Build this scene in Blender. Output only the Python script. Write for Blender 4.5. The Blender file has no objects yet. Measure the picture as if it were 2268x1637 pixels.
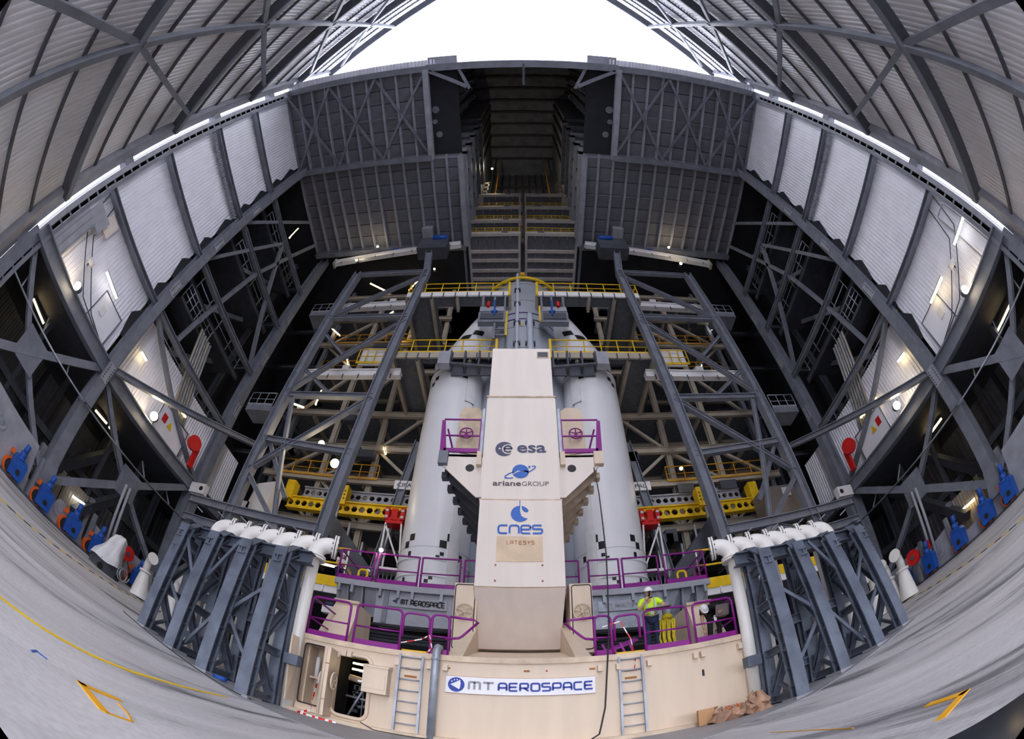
import bpy, math, random
from mathutils import Vector, Matrix
SC = bpy.context.scene
COL = SC.collection
R = math.radians
random.seed(7)

# ------------------------------------------------------------------ camera, sky, exposure
cd = bpy.data.cameras.new('fisheye_camera')
cd.type = 'PANO'
cd.panorama_type = 'FISHEYE_EQUISOLID'
cd.fisheye_lens = 977.77 / 2268 * 36.0
cd.fisheye_fov = R(180)
cd.sensor_width = 36.0
cd.sensor_height = 36.0 * 1637 / 2268
cd.sensor_fit = 'HORIZONTAL'
cd.clip_end = 500
cam = bpy.data.objects.new('camera', cd)
COL.objects.link(cam)
yaw, pit, rol = R(1.85), R(47.378), R(1.566)
fw = Vector((-math.sin(yaw) * math.cos(pit), math.cos(yaw) * math.cos(pit), math.sin(pit)))
rt = Vector((math.cos(yaw), math.sin(yaw), 0))
up = rt.cross(fw)
rt2 = rt * math.cos(rol) + up * math.sin(rol)
up2 = -rt * math.sin(rol) + up * math.cos(rol)
m = Matrix((rt2, up2, -fw)).transposed().to_4x4()
m.translation = Vector((-0.1, 0, 0.5))
cam.matrix_world = m
SC.camera = cam

w = bpy.data.worlds.new('overcast_sky')
SC.world = w
w.use_nodes = True
bg = w.node_tree.nodes['Background']
bg.inputs[0].default_value = (0.90, 0.91, 1.0, 1)
bg.inputs[1].default_value = 1.0

SC.view_settings.view_transform = 'Standard'
SC.view_settings.look = 'None'
SC.view_settings.exposure = 3.02
SC.view_settings.gamma = 1.0
SC.view_settings.use_curve_mapping = False
SC.cycles.max_bounces = 6
SC.cycles.diffuse_bounces = 4
SC.cycles.glossy_bounces = 2
SC.cycles.use_adaptive_sampling = True
SC.cycles.adaptive_threshold = .06
SC.cycles.adaptive_min_samples = 16
SC.cycles.use_denoising = True


def portal(loc, rot, sx, sy):
    ld = bpy.data.lights.new('sky_portal', 'AREA')
    ld.shape = 'RECTANGLE'
    ld.size, ld.size_y = sx, sy
    ld.energy = 1.0
    ld.cycles.is_portal = True
    o = bpy.data.objects.new('sky_portal', ld)
    o.location, o.rotation_euler = loc, rot
    COL.objects.link(o)


portal((0, -9, 46.2), (0, 0, 0), 44, 21)
portal((0, -10.6, 24), (R(90), 0, 0), 5, 46)      # the gap left between the half-open door leaves

# ------------------------------------------------------------------ helpers


class MB:
    def __init__(s, sx=1):
        s.v, s.f, s.sm, s.sx = [], [], [], sx

    def add(s, vs, fs, smooth=False):
        n = len(s.v)
        s.v += [tuple(p) for p in vs]
        for f in fs:
            s.f.append([i + n for i in f])
            s.sm.append(smooth)
        return s

    def bx(s, x0, x1, y0, y1, z0, z1):
        vs = [(x, y, z) for z in (z0, z1) for y in (y0, y1) for x in (x0, x1)]
        return s.add(vs, [(0, 2, 3, 1), (4, 5, 7, 6), (0, 1, 5, 4), (2, 6, 7, 3), (0, 4, 6, 2), (1, 3, 7, 5)])

    def hexa(s, b, t):
        """b, t: four bottom and four top corners"""
        return s.add(list(b) + list(t), [(3, 2, 1, 0), (4, 5, 6, 7), (0, 1, 5, 4), (1, 2, 6, 5), (2, 3, 7, 6), (3, 0, 4, 7)])

    def sweep(s, p, q, prof, upv=(0, 0, 1), smooth=False, caps=True):
        p, q = Vector(p), Vector(q)
        d = (q - p).normalized()
        u = Vector(upv)
        if abs(d.dot(u)) > 0.98:
            u = Vector((0, 1, 0))
            if abs(d.dot(u)) > 0.98:
                u = Vector((1, 0, 0))
        sd = d.cross(u).normalized()
        uu = sd.cross(d)
        n = len(prof)
        vs = [p + sd * a + uu * b for a, b in prof] + [q + sd * a + uu * b for a, b in prof]
        fs = [(i, (i + 1) % n, n + (i + 1) % n, n + i) for i in range(n)]
        s.add(vs, fs, smooth)
        if caps:
            k = len(s.v) - 2 * n
            s.f.append([k + i for i in range(n)][::-1]); s.sm.append(False)
            s.f.append([k + n + i for i in range(n)]); s.sm.append(False)
        return s

    def ib(s, p, q, w, h, t=None, upv=(0, 0, 1)):
        """I beam: w flange width (sideways), h depth along upv"""
        t = t or min(w, h) * .14
        a, b, c = w / 2, h / 2, t / 2
        pr = [(-a, -b), (a, -b), (a, -b + t), (c, -b + t), (c, b - t), (a, b - t), (a, b), (-a, b), (-a, b - t), (-c, b - t), (-c, -b + t), (-a, -b + t)]
        return s.sweep(p, q, pr, upv)

    def bar(s, p, q, w, h=None, upv=(0, 0, 1)):
        h = h or w
        a, b = w / 2, h / 2
        return s.sweep(p, q, [(-a, -b), (a, -b), (a, b), (-a, b)], upv)

    def rod(s, p, q, r, n=6):
        return s.sweep(p, q, [(r * math.cos(2 * math.pi * i / n), r * math.sin(2 * math.pi * i / n)) for i in range(n)], smooth=True)

    def tube(s, path, r, n=8, closed=False, caps=True):
        P = [Vector(p) for p in path]
        m_ = len(P)
        rs = r if isinstance(r, (list, tuple)) else [r] * m_
        rings = []
        prev = None
        for i in range(m_):
            a = P[(i - 1) % m_] if (closed or i > 0) else P[i]
            b = P[(i + 1) % m_] if (closed or i < m_ - 1) else P[i]
            t = (b - a).normalized()
            if prev is None:
                u = Vector((0, 0, 1)) if abs(t.z) < .9 else Vector((0, 1, 0))
            else:
                u = prev
            sd = t.cross(u).normalized()
            uu = sd.cross(t).normalized()
            prev = uu
            rings.append([P[i] + (sd * math.cos(2 * math.pi * j / n) + uu * math.sin(2 * math.pi * j / n)) * rs[i] for j in range(n)])
        vs = [p for rg in rings for p in rg]
        fs = []
        for i in range(m_ if closed else m_ - 1):
            k = (i + 1) % m_
            for j in range(n):
                fs.append((i * n + j, i * n + (j + 1) % n, k * n + (j + 1) % n, k * n + j))
        s.add(vs, fs, True)
        if caps and not closed:
            k = len(s.v) - m_ * n
            s.f.append([k + j for j in range(n)][::-1]); s.sm.append(False)
            s.f.append([k + (m_ - 1) * n + j for j in range(n)]); s.sm.append(False)
        return s

    def lathe(s, prof, c=(0, 0, 0), n=32, axis='z', a0=0, a1=2 * math.pi):
        full = abs(a1 - a0 - 2 * math.pi) < 1e-6
        k = n if full else n + 1
        vs = []
        for r, h in prof:
            for j in range(k):
                a = a0 + (a1 - a0) * j / n
                x, y = r * math.cos(a), r * math.sin(a)
                p = {'z': (x, y, h), 'x': (h, x, y), 'y': (x, h, y)}[axis]
                vs.append((p[0] + c[0], p[1] + c[1], p[2] + c[2]))
        fs = []
        for i in range(len(prof) - 1):
            for j in range(n):
                j2 = (j + 1) % k
                fs.append((i * k + j, i * k + j2, (i + 1) * k + j2, (i + 1) * k + j))
        return s.add(vs, fs, True)

    def disc(s, c, r, nrm, t=.03, n=20, r2=None):
        nrm = Vector(nrm).normalized()
        c = Vector(c)
        return s.sweep(c, c + nrm * t, [(r * math.cos(2 * math.pi * i / n), r * math.sin(2 * math.pi * i / n)) for i in range(n)])

    def prism(s, pts, off):
        """polygon pts (3D) extruded by vector off"""
        n = len(pts)
        o = Vector(off)
        vs = [Vector(p) for p in pts] + [Vector(p) + o for p in pts]
        return s.add(vs, [list(range(n))[::-1], list(range(n, 2 * n))] + [(i, (i + 1) % n, n + (i + 1) % n, n + i) for i in range(n)])

    def sheet(s, o, u, v, nrm, L, H, pitch=.25, amp=.05):
        """corrugated sheet: origin o, wave along u for L, straight along v for H"""
        o, u, v, nrm = Vector(o), Vector(u).normalized(), Vector(v).normalized(), Vector(nrm).normalized()
        n = max(1, int(round(L / pitch)))
        p = L / n
        pts = []
        for i in range(n):
            for a, b in ((0, 0), (.35, 0), (.5, 1), (.85, 1)):
                pts.append((i * p + a * p, b * amp))
        pts.append((L, 0))
        k = len(pts)
        vs = [o + u * a + nrm * b for a, b in pts] + [o + u * a + nrm * b + v * H for a, b in pts]
        return s.add(vs, [(i, i + 1, k + i + 1, k + i) for i in range(k - 1)])

    def mesh(s, name, off=(0, 0, 0)):
        me = bpy.data.meshes.new(name)
        ox, oy, oz = off
        vs = [(x * s.sx - ox, y - oy, z - oz) for x, y, z in s.v]
        fs = [f[::-1] for f in s.f] if s.sx < 0 else s.f
        me.from_pydata(vs, [], fs)
        me.polygons.foreach_set('use_smooth', s.sm)
        me.update()
        return me


def wloc(o):
    p = Vector((0, 0, 0))
    while o is not None:
        p += o.location
        o = o.parent
    return p


def tag(o, label=None, cat=None, group=None, kind=None):
    if label: o['label'] = label
    if cat: o['category'] = cat
    if group: o['group'] = group
    if kind: o['kind'] = kind
    return o


def ob(name, mb, mat, parent=None, label=None, cat=None, group=None, kind=None):
    if parent is not None:
        off = wloc(parent)
        o = bpy.data.objects.new(name, mb.mesh(name, off))
        o.parent = parent
    else:
        xs = [p[0] * mb.sx for p in mb.v]; ys = [p[1] for p in mb.v]; zs = [p[2] for p in mb.v]
        c = ((min(xs) + max(xs)) / 2, (min(ys) + max(ys)) / 2, min(zs))
        o = bpy.data.objects.new(name, mb.mesh(name, c))
        o.location = c
    o.data.materials.append(M[mat])
    COL.objects.link(o)
    return tag(o, label, cat, group, kind)


def root(name, loc, label=None, cat=None, group=None, kind=None, rz=0):
    o = bpy.data.objects.new(name, None)
    o.location = loc
    o.rotation_euler = (0, 0, rz)
    o.empty_display_size = .2
    COL.objects.link(o)
    return tag(o, label, cat, group, kind)


def inst(name, me, loc, parent=None, rot=(0, 0, 0), scale=(1, 1, 1)):
    o = bpy.data.objects.new(name, me)
    o.location = Vector(loc) - (wloc(parent) if parent is not None else Vector((0, 0, 0)))
    o.rotation_euler = rot
    o.scale = scale
    o.parent = parent
    COL.objects.link(o)
    return o


def copy_tree(o, parent=None):
    c = o.copy()
    COL.objects.link(c)
    c.parent = parent
    for ch in list(o.children):
        copy_tree(ch, c)
    return c


# ------------------------------------------------------------------ materials
M = {}


def mat(name, col, rough=.55, metal=0, noise=.12, scale=2.0, bump=0, spec=.4, streak=False):
    mt = bpy.data.materials.new(name)
    mt.use_nodes = True
    nt = mt.node_tree
    b = nt.nodes['Principled BSDF']
    b.inputs['Roughness'].default_value = rough
    b.inputs['Metallic'].default_value = metal
    b.inputs['Specular IOR Level'].default_value = spec
    b.inputs['Base Color'].default_value = (*col, 1)
    if noise:
        tc = nt.nodes.new('ShaderNodeTexCoord')
        mp = nt.nodes.new('ShaderNodeMapping')
        mp.inputs['Scale'].default_value = (3, 3, .35) if streak else (1, 1, 1)
        nz = nt.nodes.new('ShaderNodeTexNoise')
        nz.inputs['Scale'].default_value = scale
        nz.inputs['Detail'].default_value = 5
        cr = nt.nodes.new('ShaderNodeValToRGB')
        cr.color_ramp.elements[0].position = .3
        cr.color_ramp.elements[1].position = .7
        lo = [c * (1 - noise) for c in col]
        hi = [min(1, c * (1 + noise)) for c in col]
        cr.color_ramp.elements[0].color = (*lo, 1)
        cr.color_ramp.elements[1].color = (*hi, 1)
        L = nt.links.new
        L(tc.outputs['Object'], mp.inputs[0]); L(mp.outputs[0], nz.inputs['Vector']); L(nz.outputs[0], cr.inputs[0]); L(cr.outputs[0], b.inputs['Base Color'])
        if bump:
            bp = nt.nodes.new('ShaderNodeBump')
            bp.inputs['Strength'].default_value = bump
            bp.inputs['Distance'].default_value = .02
            L(nz.outputs[0], bp.inputs['Height']); L(bp.outputs[0], b.inputs['Normal'])
    M[name] = mt
    return mt


def emit(name, col, st):
    mt = bpy.data.materials.new(name)
    mt.use_nodes = True
    b = mt.node_tree.nodes['Principled BSDF']
    b.inputs['Base Color'].default_value = (.8, .8, .8, 1)
    b.inputs['Emission Color'].default_value = (*col, 1)
    b.inputs['Emission Strength'].default_value = st
    M[name] = mt


mat('steel', (.185, .198, .24), .5, .0, .18, 1.5)
mat('steel_dark', (.075, .08, .10), .6, 0, .2, 1.5)
mat('steel_light', (.33, .34, .39), .5, 0, .15, 1.5)
mat('galv', (.33, .36, .42), .42, .35, .25, 3.0)
mat('frame_blue', (.115, .135, .18), .5, .15, .3, 2.2)
mat('clad_white', (.84, .84, .91), .5, 0, .06, .8)
mat('clad_door', (.78, .78, .82), .5, 0, .06, .6)
mat('panel_dark', (.15, .155, .185), .65, 0, .15, 1.0)
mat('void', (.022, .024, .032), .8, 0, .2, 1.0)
mat('shaft', (.24, .26, .32), .7, 0, .25, .7)
mat('cream', (.70, .57, .44), .45, 0, .05, 1.0, streak=True)
mat('cream_dirty', (.62, .50, .37), .6, 0, .2, 3.0)
mat('patch', (.72, .56, .39), .6, 0, .12, 2.0)
mat('mast_white', (.78, .70, .635), .45, 0, .04, .8, streak=True)
mat('platform_cream', (.42, .37, .30), .5, 0, .12, 1.5)
mat('frame_cream', (.60, .56, .52), .5, 0, .1, 1.5)
mat('rocket_white', (.80, .80, .83), .35, 0, .035, .6)
mat('core_grey', (.50, .54, .62), .45, 0, .06, .8)
mat('white', (.80, .79, .80), .45, 0, .05, 2)
mat('pipe_white', (.80, .78, .75), .35, 0, .05, 2)
mat('purple', (.23, .010, .22), .4, 0, .12, 4)
mat('purple_band', (.045, .015, .12), .4, 0, 0)
mat('yellow', (.80, .52, .01), .45, 0, .1, 3)
mat('yellow_dark', (.68, .33, .01), .5, 0, .15, 3)
mat('blue', (.015, .09, .42), .4, 0, .15, 3)
mat('orange', (.85, .13, .015), .45, 0, .1, 3)
mat('red', (.62, .015, .015), .4, 0, .1, 3)
mat('black', (.012, .012, .016), .5, 0, 0)
mat('rubber', (.02, .02, .022), .6, 0, 0)
mat('navy', (.035, .04, .10), .5, 0, 0)
mat('logo_dark', (.06, .065, .13), .5, 0, 0)
mat('logo_blue', (.03, .13, .50), .5, 0, .06, 1)
mat('logo_text', (.07, .05, .06), .5, 0, 0)
mat('sign_blue', (.02, .05, .32), .5, 0, 0)
mat('sign_grey', (.30, .30, .33), .5, 0, 0)
mat('sign_ground', (.80, .80, .83), .4, 0, .03, 3)
mat('grating', (.14, .15, .17), .7, 0, .2, 4)
mat('skin', (.55, .32, .23), .6, 0, .05, 8)
mat('hivis', (.55, .85, .02), .7, 0, .06, 8)
mat('reflective', (.55, .57, .60), .4, 0, 0)
mat('jeans', (.015, .025, .07), .8, 0, .2, 15)
mat('shirt_black', (.012, .012, .015), .8, 0, 0)
mat('shirt_white', (.72, .72, .76), .8, 0, 0)
mat('laptop', (.22, .19, .18), .4, .2, .05, 4)
mat('cardboard', (.48, .27, .13), .8, 0, .1, 6)
mat('cloth_white', (.78, .78, .82), .8, 0, .04, 3)
mat('tarp', (.34, .20, .13), .7, 0, .35, 5)
mat('rust', (.35, .14, .05), .8, 0, .3, 8)
mat('strap_yellow', (.55, .43, .02), .8, 0, .25, 12)
mat('tape_white', (.85, .83, .83), .6, 0, 0)
emit('tube_warm', (1.0, .74, .34), 1.1)
emit('tube_cool', (1.0, .96, .86), .8)
mat('wet', (.03, .034, .045), .12, 0, .4, 2.0)
emit('flood', (1.0, .80, .48), 14)


def floor_mat():
    mt = bpy.data.materials.new('concrete')
    mt.use_nodes = True
    nt = mt.node_tree
    L = nt.links.new
    b = nt.nodes['Principled BSDF']
    b.inputs['Roughness'].default_value = .62
    tc = nt.nodes.new('ShaderNodeTexCoord')
    mp = nt.nodes.new('ShaderNodeMapping'); mp.inputs['Scale'].default_value = (1.2, .16, 1)
    mp.inputs['Rotation'].default_value = (0, 0, R(8))
    n1 = nt.nodes.new('ShaderNodeTexNoise'); n1.inputs['Scale'].default_value = .7; n1.inputs['Detail'].default_value = 8; n1.inputs['Roughness'].default_value = .65
    n1.inputs['Distortion'].default_value = 1.2
    n2 = nt.nodes.new('ShaderNodeTexNoise'); n2.inputs['Scale'].default_value = 22; n2.inputs['Detail'].default_value = 4
    n3 = nt.nodes.new('ShaderNodeTexNoise'); n3.inputs['Scale'].default_value = .35; n3.inputs['Detail'].default_value = 4
    r1 = nt.nodes.new('ShaderNodeValToRGB')
    e = r1.color_ramp.elements
    e[0].position, e[0].color = .38, (.12, .12, .14, 1)
    e[1].position, e[1].color = .62, (.55, .54, .57, 1)
    x = r1.color_ramp.elements.new(.47); x.color = (.42, .415, .44, 1)
    mx = nt.nodes.new('ShaderNodeMixRGB'); mx.blend_type = 'MULTIPLY'; mx.inputs[0].default_value = .35
    r2 = nt.nodes.new('ShaderNodeValToRGB')
    r2.color_ramp.elements[0].position, r2.color_ramp.elements[0].color = .35, (.6, .6, .6, 1)
    r2.color_ramp.elements[1].position, r2.color_ramp.elements[1].color = .6, (1, 1, 1, 1)
    mx3 = nt.nodes.new('ShaderNodeMixRGB'); mx3.inputs[2].default_value = (.48, .47, .50, 1)
    r3 = nt.nodes.new('ShaderNodeValToRGB')
    r3.color_ramp.elements[0].position = .5
    r3.color_ramp.elements[1].position = .72
    L(tc.outputs['Object'], mp.inputs[0]); L(mp.outputs[0], n1.inputs['Vector']); L(tc.outputs['Object'], n2.inputs['Vector']); L(tc.outputs['Object'], n3.inputs['Vector'])
    L(n1.outputs[0], r1.inputs[0]); L(n2.outputs[0], r2.inputs[0]); L(n3.outputs[0], r3.inputs[0])
    L(r3.outputs[0], mx3.inputs[0]); L(r1.outputs[0], mx3.inputs[1])
    L(mx3.outputs[0], mx.inputs[1]); L(r2.outputs[0], mx.inputs[2]); L(mx.outputs[0], b.inputs['Base Color'])
    bp = nt.nodes.new('ShaderNodeBump'); bp.inputs['Strength'].default_value = .15; bp.inputs['Distance'].default_value = .01
    L(n2.outputs[0], bp.inputs['Height']); L(bp.outputs[0], b.inputs['Normal'])
    M['concrete'] = mt


floor_mat()
mat('slab', (.27, .275, .30), .5, 0, .15, 1.2)
SIDE = {-1: 'left', 1: 'right'}


def fz(x):
    """floor height across the apron: flat in the middle, rising to the rails"""
    a = abs(x)
    return 0.0 if a < 5 else min(2.28, .152 * (a - 5))

# ------------------------------------------------------------------ floor
mb = MB()
xs = [-70, -20, -5, 5, 20, 70]
for a, b_ in zip(xs, xs[1:]):
    mb.add([(a, -60, fz(a)), (b_, -60, fz(b_)), (b_, 45, fz(b_)), (a, 45, fz(a))], [(0, 1, 2, 3)])
fl = ob('floor', mb, 'concrete', kind='structure', label='grey stained concrete apron rising towards the gantry rails')


def floor_strip(name, pts, wd, mt_, label, cat='floor marking', group=None, parent=None):
    """a painted line lying on the floor along pts (x, y)"""
    mb = MB()
    for (x0, y0), (x1, y1) in zip(pts, pts[1:]):
        d = Vector((x1 - x0, y1 - y0)).normalized()
        n = Vector((-d.y, d.x)) * wd / 2
        q = [(x0 + n.x, y0 + n.y), (x0 - n.x, y0 - n.y), (x1 - n.x, y1 - n.y), (x1 + n.x, y1 + n.y)]
        mb.hexa([(a, b, fz(a) - .004) for a, b in q], [(a, b, fz(a) + .006) for a, b in q])
    return ob(name, mb, mt_, parent, label, cat, group)


# dark smooth slab in front of the table
SL = [(-8.6, 9.5), (-8.6, 7.45), (-6.2, 7.38), (-5, 7.25), (-4.3, 7.0), (-3.2, 6.2), (-2.1, 5.44), (-1, 5.0), (0, 4.85), (1, 5.0), (2.1, 5.44), (3.0, 6.1), (3.9, 6.85), (5, 7.2), (5.8, 7.28), (8.7, 7.3), (8.7, 9.5)]
mb = MB()
for (x0, y0), (x1, y1) in zip(SL, SL[1:]):
    if x1 > x0:
        mb.hexa([(x0, y0, fz(x0) - .02), (x1, y1, fz(x1) - .02), (x1, 9.6, fz(x1) - .02), (x0, 9.6, fz(x0) - .02)], [(x0, y0, fz(x0) + .012), (x1, y1, fz(x1) + .012), (x1, 9.6, fz(x1) + .012), (x0, 9.6, fz(x0) + .012)])
ob('trim_1', mb, 'slab', kind='structure', label='dark smooth slab along the foot of the launch table')

floor_strip('painted_line', [(-3.26, .9), (-3.24, 1.45), (-3.18, 1.88), (-3.23, 2.41), (-3.40, 3.1), (-3.62, 3.71), (-3.95, 4.8), (-4.29, 5.97)], .085, 'yellow', 'long yellow line painted on the floor at the left')
def chevron(tip, a, b_, w_, label):
    mb = MB()
    for e in (a, b_):
        d = Vector((e[0] - tip[0], e[1] - tip[1])).normalized()
        n = Vector((-d.y, d.x)) * w_ / 2
        q = [(tip[0] - d.x * w_ * .4 + n.x, tip[1] - d.y * w_ * .4 + n.y), (tip[0] - d.x * w_ * .4 - n.x, tip[1] - d.y * w_ * .4 - n.y), (e[0] - n.x, e[1] - n.y), (e[0] + n.x, e[1] + n.y)]
        mb.hexa([(x, y, -.004) for x, y in q], [(x, y, .006) for x, y in q])
    return ob('painted_chevron', mb, 'yellow_dark', None, label, 'floor marking')
chevron((-2.05, 1.48), (-2.04, 1.76), (-1.69, 1.36), .055, 'yellow chevron painted on the left floor')
chevron((1.71, 1.30), (1.77, 1.60), (1.43, 1.24), .055, 'yellow chevron painted on the right floor')
floor_strip('chalk_line', [(-1.69, 1.36), (-1.68, 1.53), (-1.82, 1.62), (-1.94, 1.66)], .012, 'yellow_dark', 'thin ochre outline beside the left chevron')
floor_strip('chalk_line', [(-2.2, 1.22), (-2.28, 1.30), (-2.22, 1.34)], .012, 'blue', 'small blue scribble on the left floor', 'floor marking')
floor_strip('chalk_line', [(1.75, 2.2), (1.95, 2.9), (2.15, 3.9)], .008, 'yellow_dark', 'thin ochre line across the right floor')
mb = MB()
PD = [(1.04, 1.35), (1.09, 1.11), (1.20, .89), (1.31, .70), (1.4, .3), (.5, .2), (.6, 1.0)]
mb.prism([(x, y, -.003) for x, y in PD], (0, 0, .007))
ob('wet_patch', mb, 'wet', None, 'dark wet patch on the floor at the lower right corner', 'puddle')
for s in (-1, 1):
    rt_ = root('hazard_strip', (s * 13, 10, fz(13)), 'yellow and black dashed edge line on the %s floor' % SIDE[s], 'floor marking')
    d1, d2 = MB(), MB()
    A_, B_ = (Vector((9.2, .5)), Vector((16.3, 16.0)))
    nd = 40
    for k in range(nd):
        p, q = A_ + (B_ - A_) * k / nd, A_ + (B_ - A_) * (k + 1) / nd
        t = d1 if k % 2 else d2
        w_ = .07
        cr_ = [(p.x - w_, p.y), (p.x + w_, p.y), (q.x + w_, q.y), (q.x - w_, q.y)]
        t.hexa([(s * x, y, fz(x) - .004) for x, y in cr_], [(s * x, y, fz(x) + .01) for x, y in cr_])
    ob('yellow_dashes', d1, 'yellow', rt_, kind='stuff'); ob('black_dashes', d2, 'rubber', rt_, kind='stuff')

# ------------------------------------------------------------------ gantry shell
ZT = 37.4          # underside of the low gantry roof
LV = [10.7, 15.7, 20.8, 26.3, 31.4, 37.4]
for s in (-1, 1):
    S = SIDE[s]
    wl = root('wall_' + S, (s * 20.6, 5, 10.7), kind='structure')
    tag(wl, 'white corrugated cladding of the %s gantry wing' % S)
    for i in range(5):
        mb = MB(s).sheet((20.62, 1.7, LV[i] + .05), (0, 1, 0), (0, 0, 1), (-1, 0, 0), 7.1, LV[i + 1] - LV[i] - .1, .24, .05)
        ob('panel', mb, 'clad_white', wl)
    mb = MB(s).sheet((20.9, 9.3, 10.8), (0, 1, 0), (0, 0, 1), (-1, 0, 0), 7.9, 4.6, .24, .05)
    ob('panel', mb, 'clad_white', wl)
    mb = MB(s).sheet((20.9, 17.2, 10.8), (0, 1, 0), (0, 0, 1), (-1, 0, 0), 6.0, 4.6, .24, .05)
    ob('panel', mb, 'clad_white', wl)
    # outer skin, near-black to put the shade inside into its colour
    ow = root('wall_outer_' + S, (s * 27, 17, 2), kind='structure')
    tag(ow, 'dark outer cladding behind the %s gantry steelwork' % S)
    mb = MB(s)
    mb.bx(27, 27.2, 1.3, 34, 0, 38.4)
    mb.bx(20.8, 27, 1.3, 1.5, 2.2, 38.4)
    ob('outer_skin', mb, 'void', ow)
    for k in range(4):
        mb = MB(s).sheet((26.9, 2 + k * 7, 2.3), (0, 1, 0), (0, 0, 1), (-1, 0, 0), 6.6, 7.5, .4, .06)
        ob('panel', mb, 'steel_dark' if k != 2 else 'panel_dark', ow)
    for k in range(3):
        for z in (11.2, 16.5):
            mb = MB(s).sheet((26.8, 9.5 + k * 4, z), (0, 1, 0), (0, 0, 1), (-1, 0, 0), 3.2, 4.4, .4, .06)
            ob('panel', mb, 'platform_cream', ow)  # paler sheets: lit stretches of the outer wall put into the colour

    # ceiling: panels between purlins
    ce = root('ceiling_' + S, (s * 13, 9, ZT), kind='structure')
    tag(ce, 'dark panelled underside of the %s low roof' % S)
    for (xa, xb, ya, yb, nx, ny) in ((20.6, 7.7, 1.6, 9.3, 10, 6), (20.6, 5.2, 9.3, 18.2, 12, 7)):
        dx, dy = (xa - xb) / nx, (yb - ya) / ny
        pm = MB().bx(-dx / 2 + .035, dx / 2 - .035, -dy / 2 + .03, dy / 2 - .03, 0, .06).mesh('panel')
        pm.materials.append(M['panel_dark'])
        for i in range(nx):
            for j in range(ny):
                inst('panel', pm, (s * (xb + (i + .5) * dx), ya + (j + .5) * dy, ZT + .32 + random.uniform(0, .02)), ce)
        for i in range(nx + 1):
            x = xb + i * dx
            mb = MB(s).ib((x, ya, ZT + .16), (x, yb, ZT + .16), .16, .3)
            ob('purlin', mb, 'steel_light', ce)
        for j in (ny // 2,):
            y = ya + j * dy
            ob('purlin', MB(s).bar((xb, y, ZT + .08), (xa, y, ZT + .08), .1, .12), 'steel', ce)
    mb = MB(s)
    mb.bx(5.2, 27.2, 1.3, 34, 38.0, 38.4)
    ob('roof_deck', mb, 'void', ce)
    # X bracing under the front bay
    xn = [20.4, 16.2, 12.0, 7.8]
    for a, b_ in zip(xn, xn[1:]):
        ob('brace', MB(s).bar((a, 1.7, ZT - .1), (b_, 9.2, ZT - .1), .2, .16), 'steel', ce)
        ob('brace', MB(s).bar((b_, 1.7, ZT - .22), (a, 9.2, ZT - .22), .2, .16), 'steel', ce)
    for (y, h) in ((9.4, .75), (18.3, .6)):
        xb = 7.6 if y < 10 else 5.2
        ob('girder', MB(s).ib((20.6, y, ZT - .2), (xb, y, ZT - .2), .5, h), 'steel', ce)
    ob('girder', MB(s).ib((7.7, 1.4, ZT - .1), (7.7, 9.6, ZT - .1), .45, .6), 'steel_light', ce)
    ob('girder', MB(s).ib((5.2, 9.4, ZT - .1), (5.2, 18.2, ZT - .1), .45, .6), 'steel_light', ce)

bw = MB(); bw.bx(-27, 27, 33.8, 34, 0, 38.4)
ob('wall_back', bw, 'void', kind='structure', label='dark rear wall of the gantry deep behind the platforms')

# tall shaft over the rocket
sh = root('wall_shaft', (0, 11, ZT), kind='structure'); tag(sh, 'dark tall shaft rising above the rocket')
for s in (-1, 1):
    mb = MB(s); mb.bx(7.9, 8.1, 1.5, 9.6, ZT + .3, 78); mb.bx(5.4, 8.0, 9.5, 9.7, ZT + .3, 78); mb.bx(5.4, 5.6, 9.7, 24, ZT + .3, 78)
    ob('shaft_side', mb, 'shaft', sh)
    for k in range(6):
        y = 2.2 + k * 1.3
        ob('shaft_rib', MB(s).bx(7.6, 7.9, y, y + .25, ZT + .3, 77), 'steel_dark', sh)
    for k, (x, y, r) in enumerate(((7.2, 5.2, .32), (7.3, 6.3, .22), (7.0, 7.5, .28))):
        ob('duct', MB(s).rod((x, y, ZT + .5), (x, y, 74), r, 10), 'steel', sh)
        for z in (42, 48, 56, 66):
            ob('duct_collar', MB(s).rod((x, y, z), (x, y, z + .5), r + .12, 10), 'steel_light', sh)
    for z in (38.6, 42.0, 45.8, 50.0, 55):
        ob('ledge', MB(s).bar((5.1, 9.3, z), (5.1, 18, z), .5, .45), 'steel_light' if z < 50 else 'steel', sh)
        ob('ledge', MB(s).bar((7.7, 9.3, z), (4.85, 9.3, z), .5, .45), 'steel_light' if z < 50 else 'steel', sh)
    for x in (3.6, 4.4):
        ob('guide_rail', MB(s).bx(x, x + .16, 20.4, 20.6, 50, 77), 'yellow_dark' if x < 4 else 'steel_dark', sh)
    for y in (10.2, 12, 14, 16):
        ob('shaft_post', MB(s).bar((5.2, y, ZT), (5.2, y, 76), .22, .22), 'steel_dark', sh)
mb = MB(); mb.bx(-8.1, 8.1, 24, 24.2, 30, 78)
ob('shaft_rear', mb, 'shaft', sh)
for k in range(7):
    x = -3.3 + k * 1.1
    ob('shaft_rib', MB().bx(x - .06, x + .06, 23.8, 24, 51, 78), 'steel_dark', sh)
for z in (54, 58.5, 64, 70):
    ob('shaft_crossbeam', MB().bx(-4.2, 4.2, 23.6, 24, z, z + .4), 'yellow_dark' if z < 58 else 'steel_dark', sh)
mb = MB(); mb.bx(-8.1, 8.1, 1.3, 24.2, 78, 78.3)
ob('shaft_top', mb, 'shaft', sh)
for k in range(9):
    y = 3 + k * 2.2
    ob('shaft_crossbeam', MB().bar((-8, y, 77.7), (8, y, 77.7), .35, .5), 'steel_dark', sh)
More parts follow.
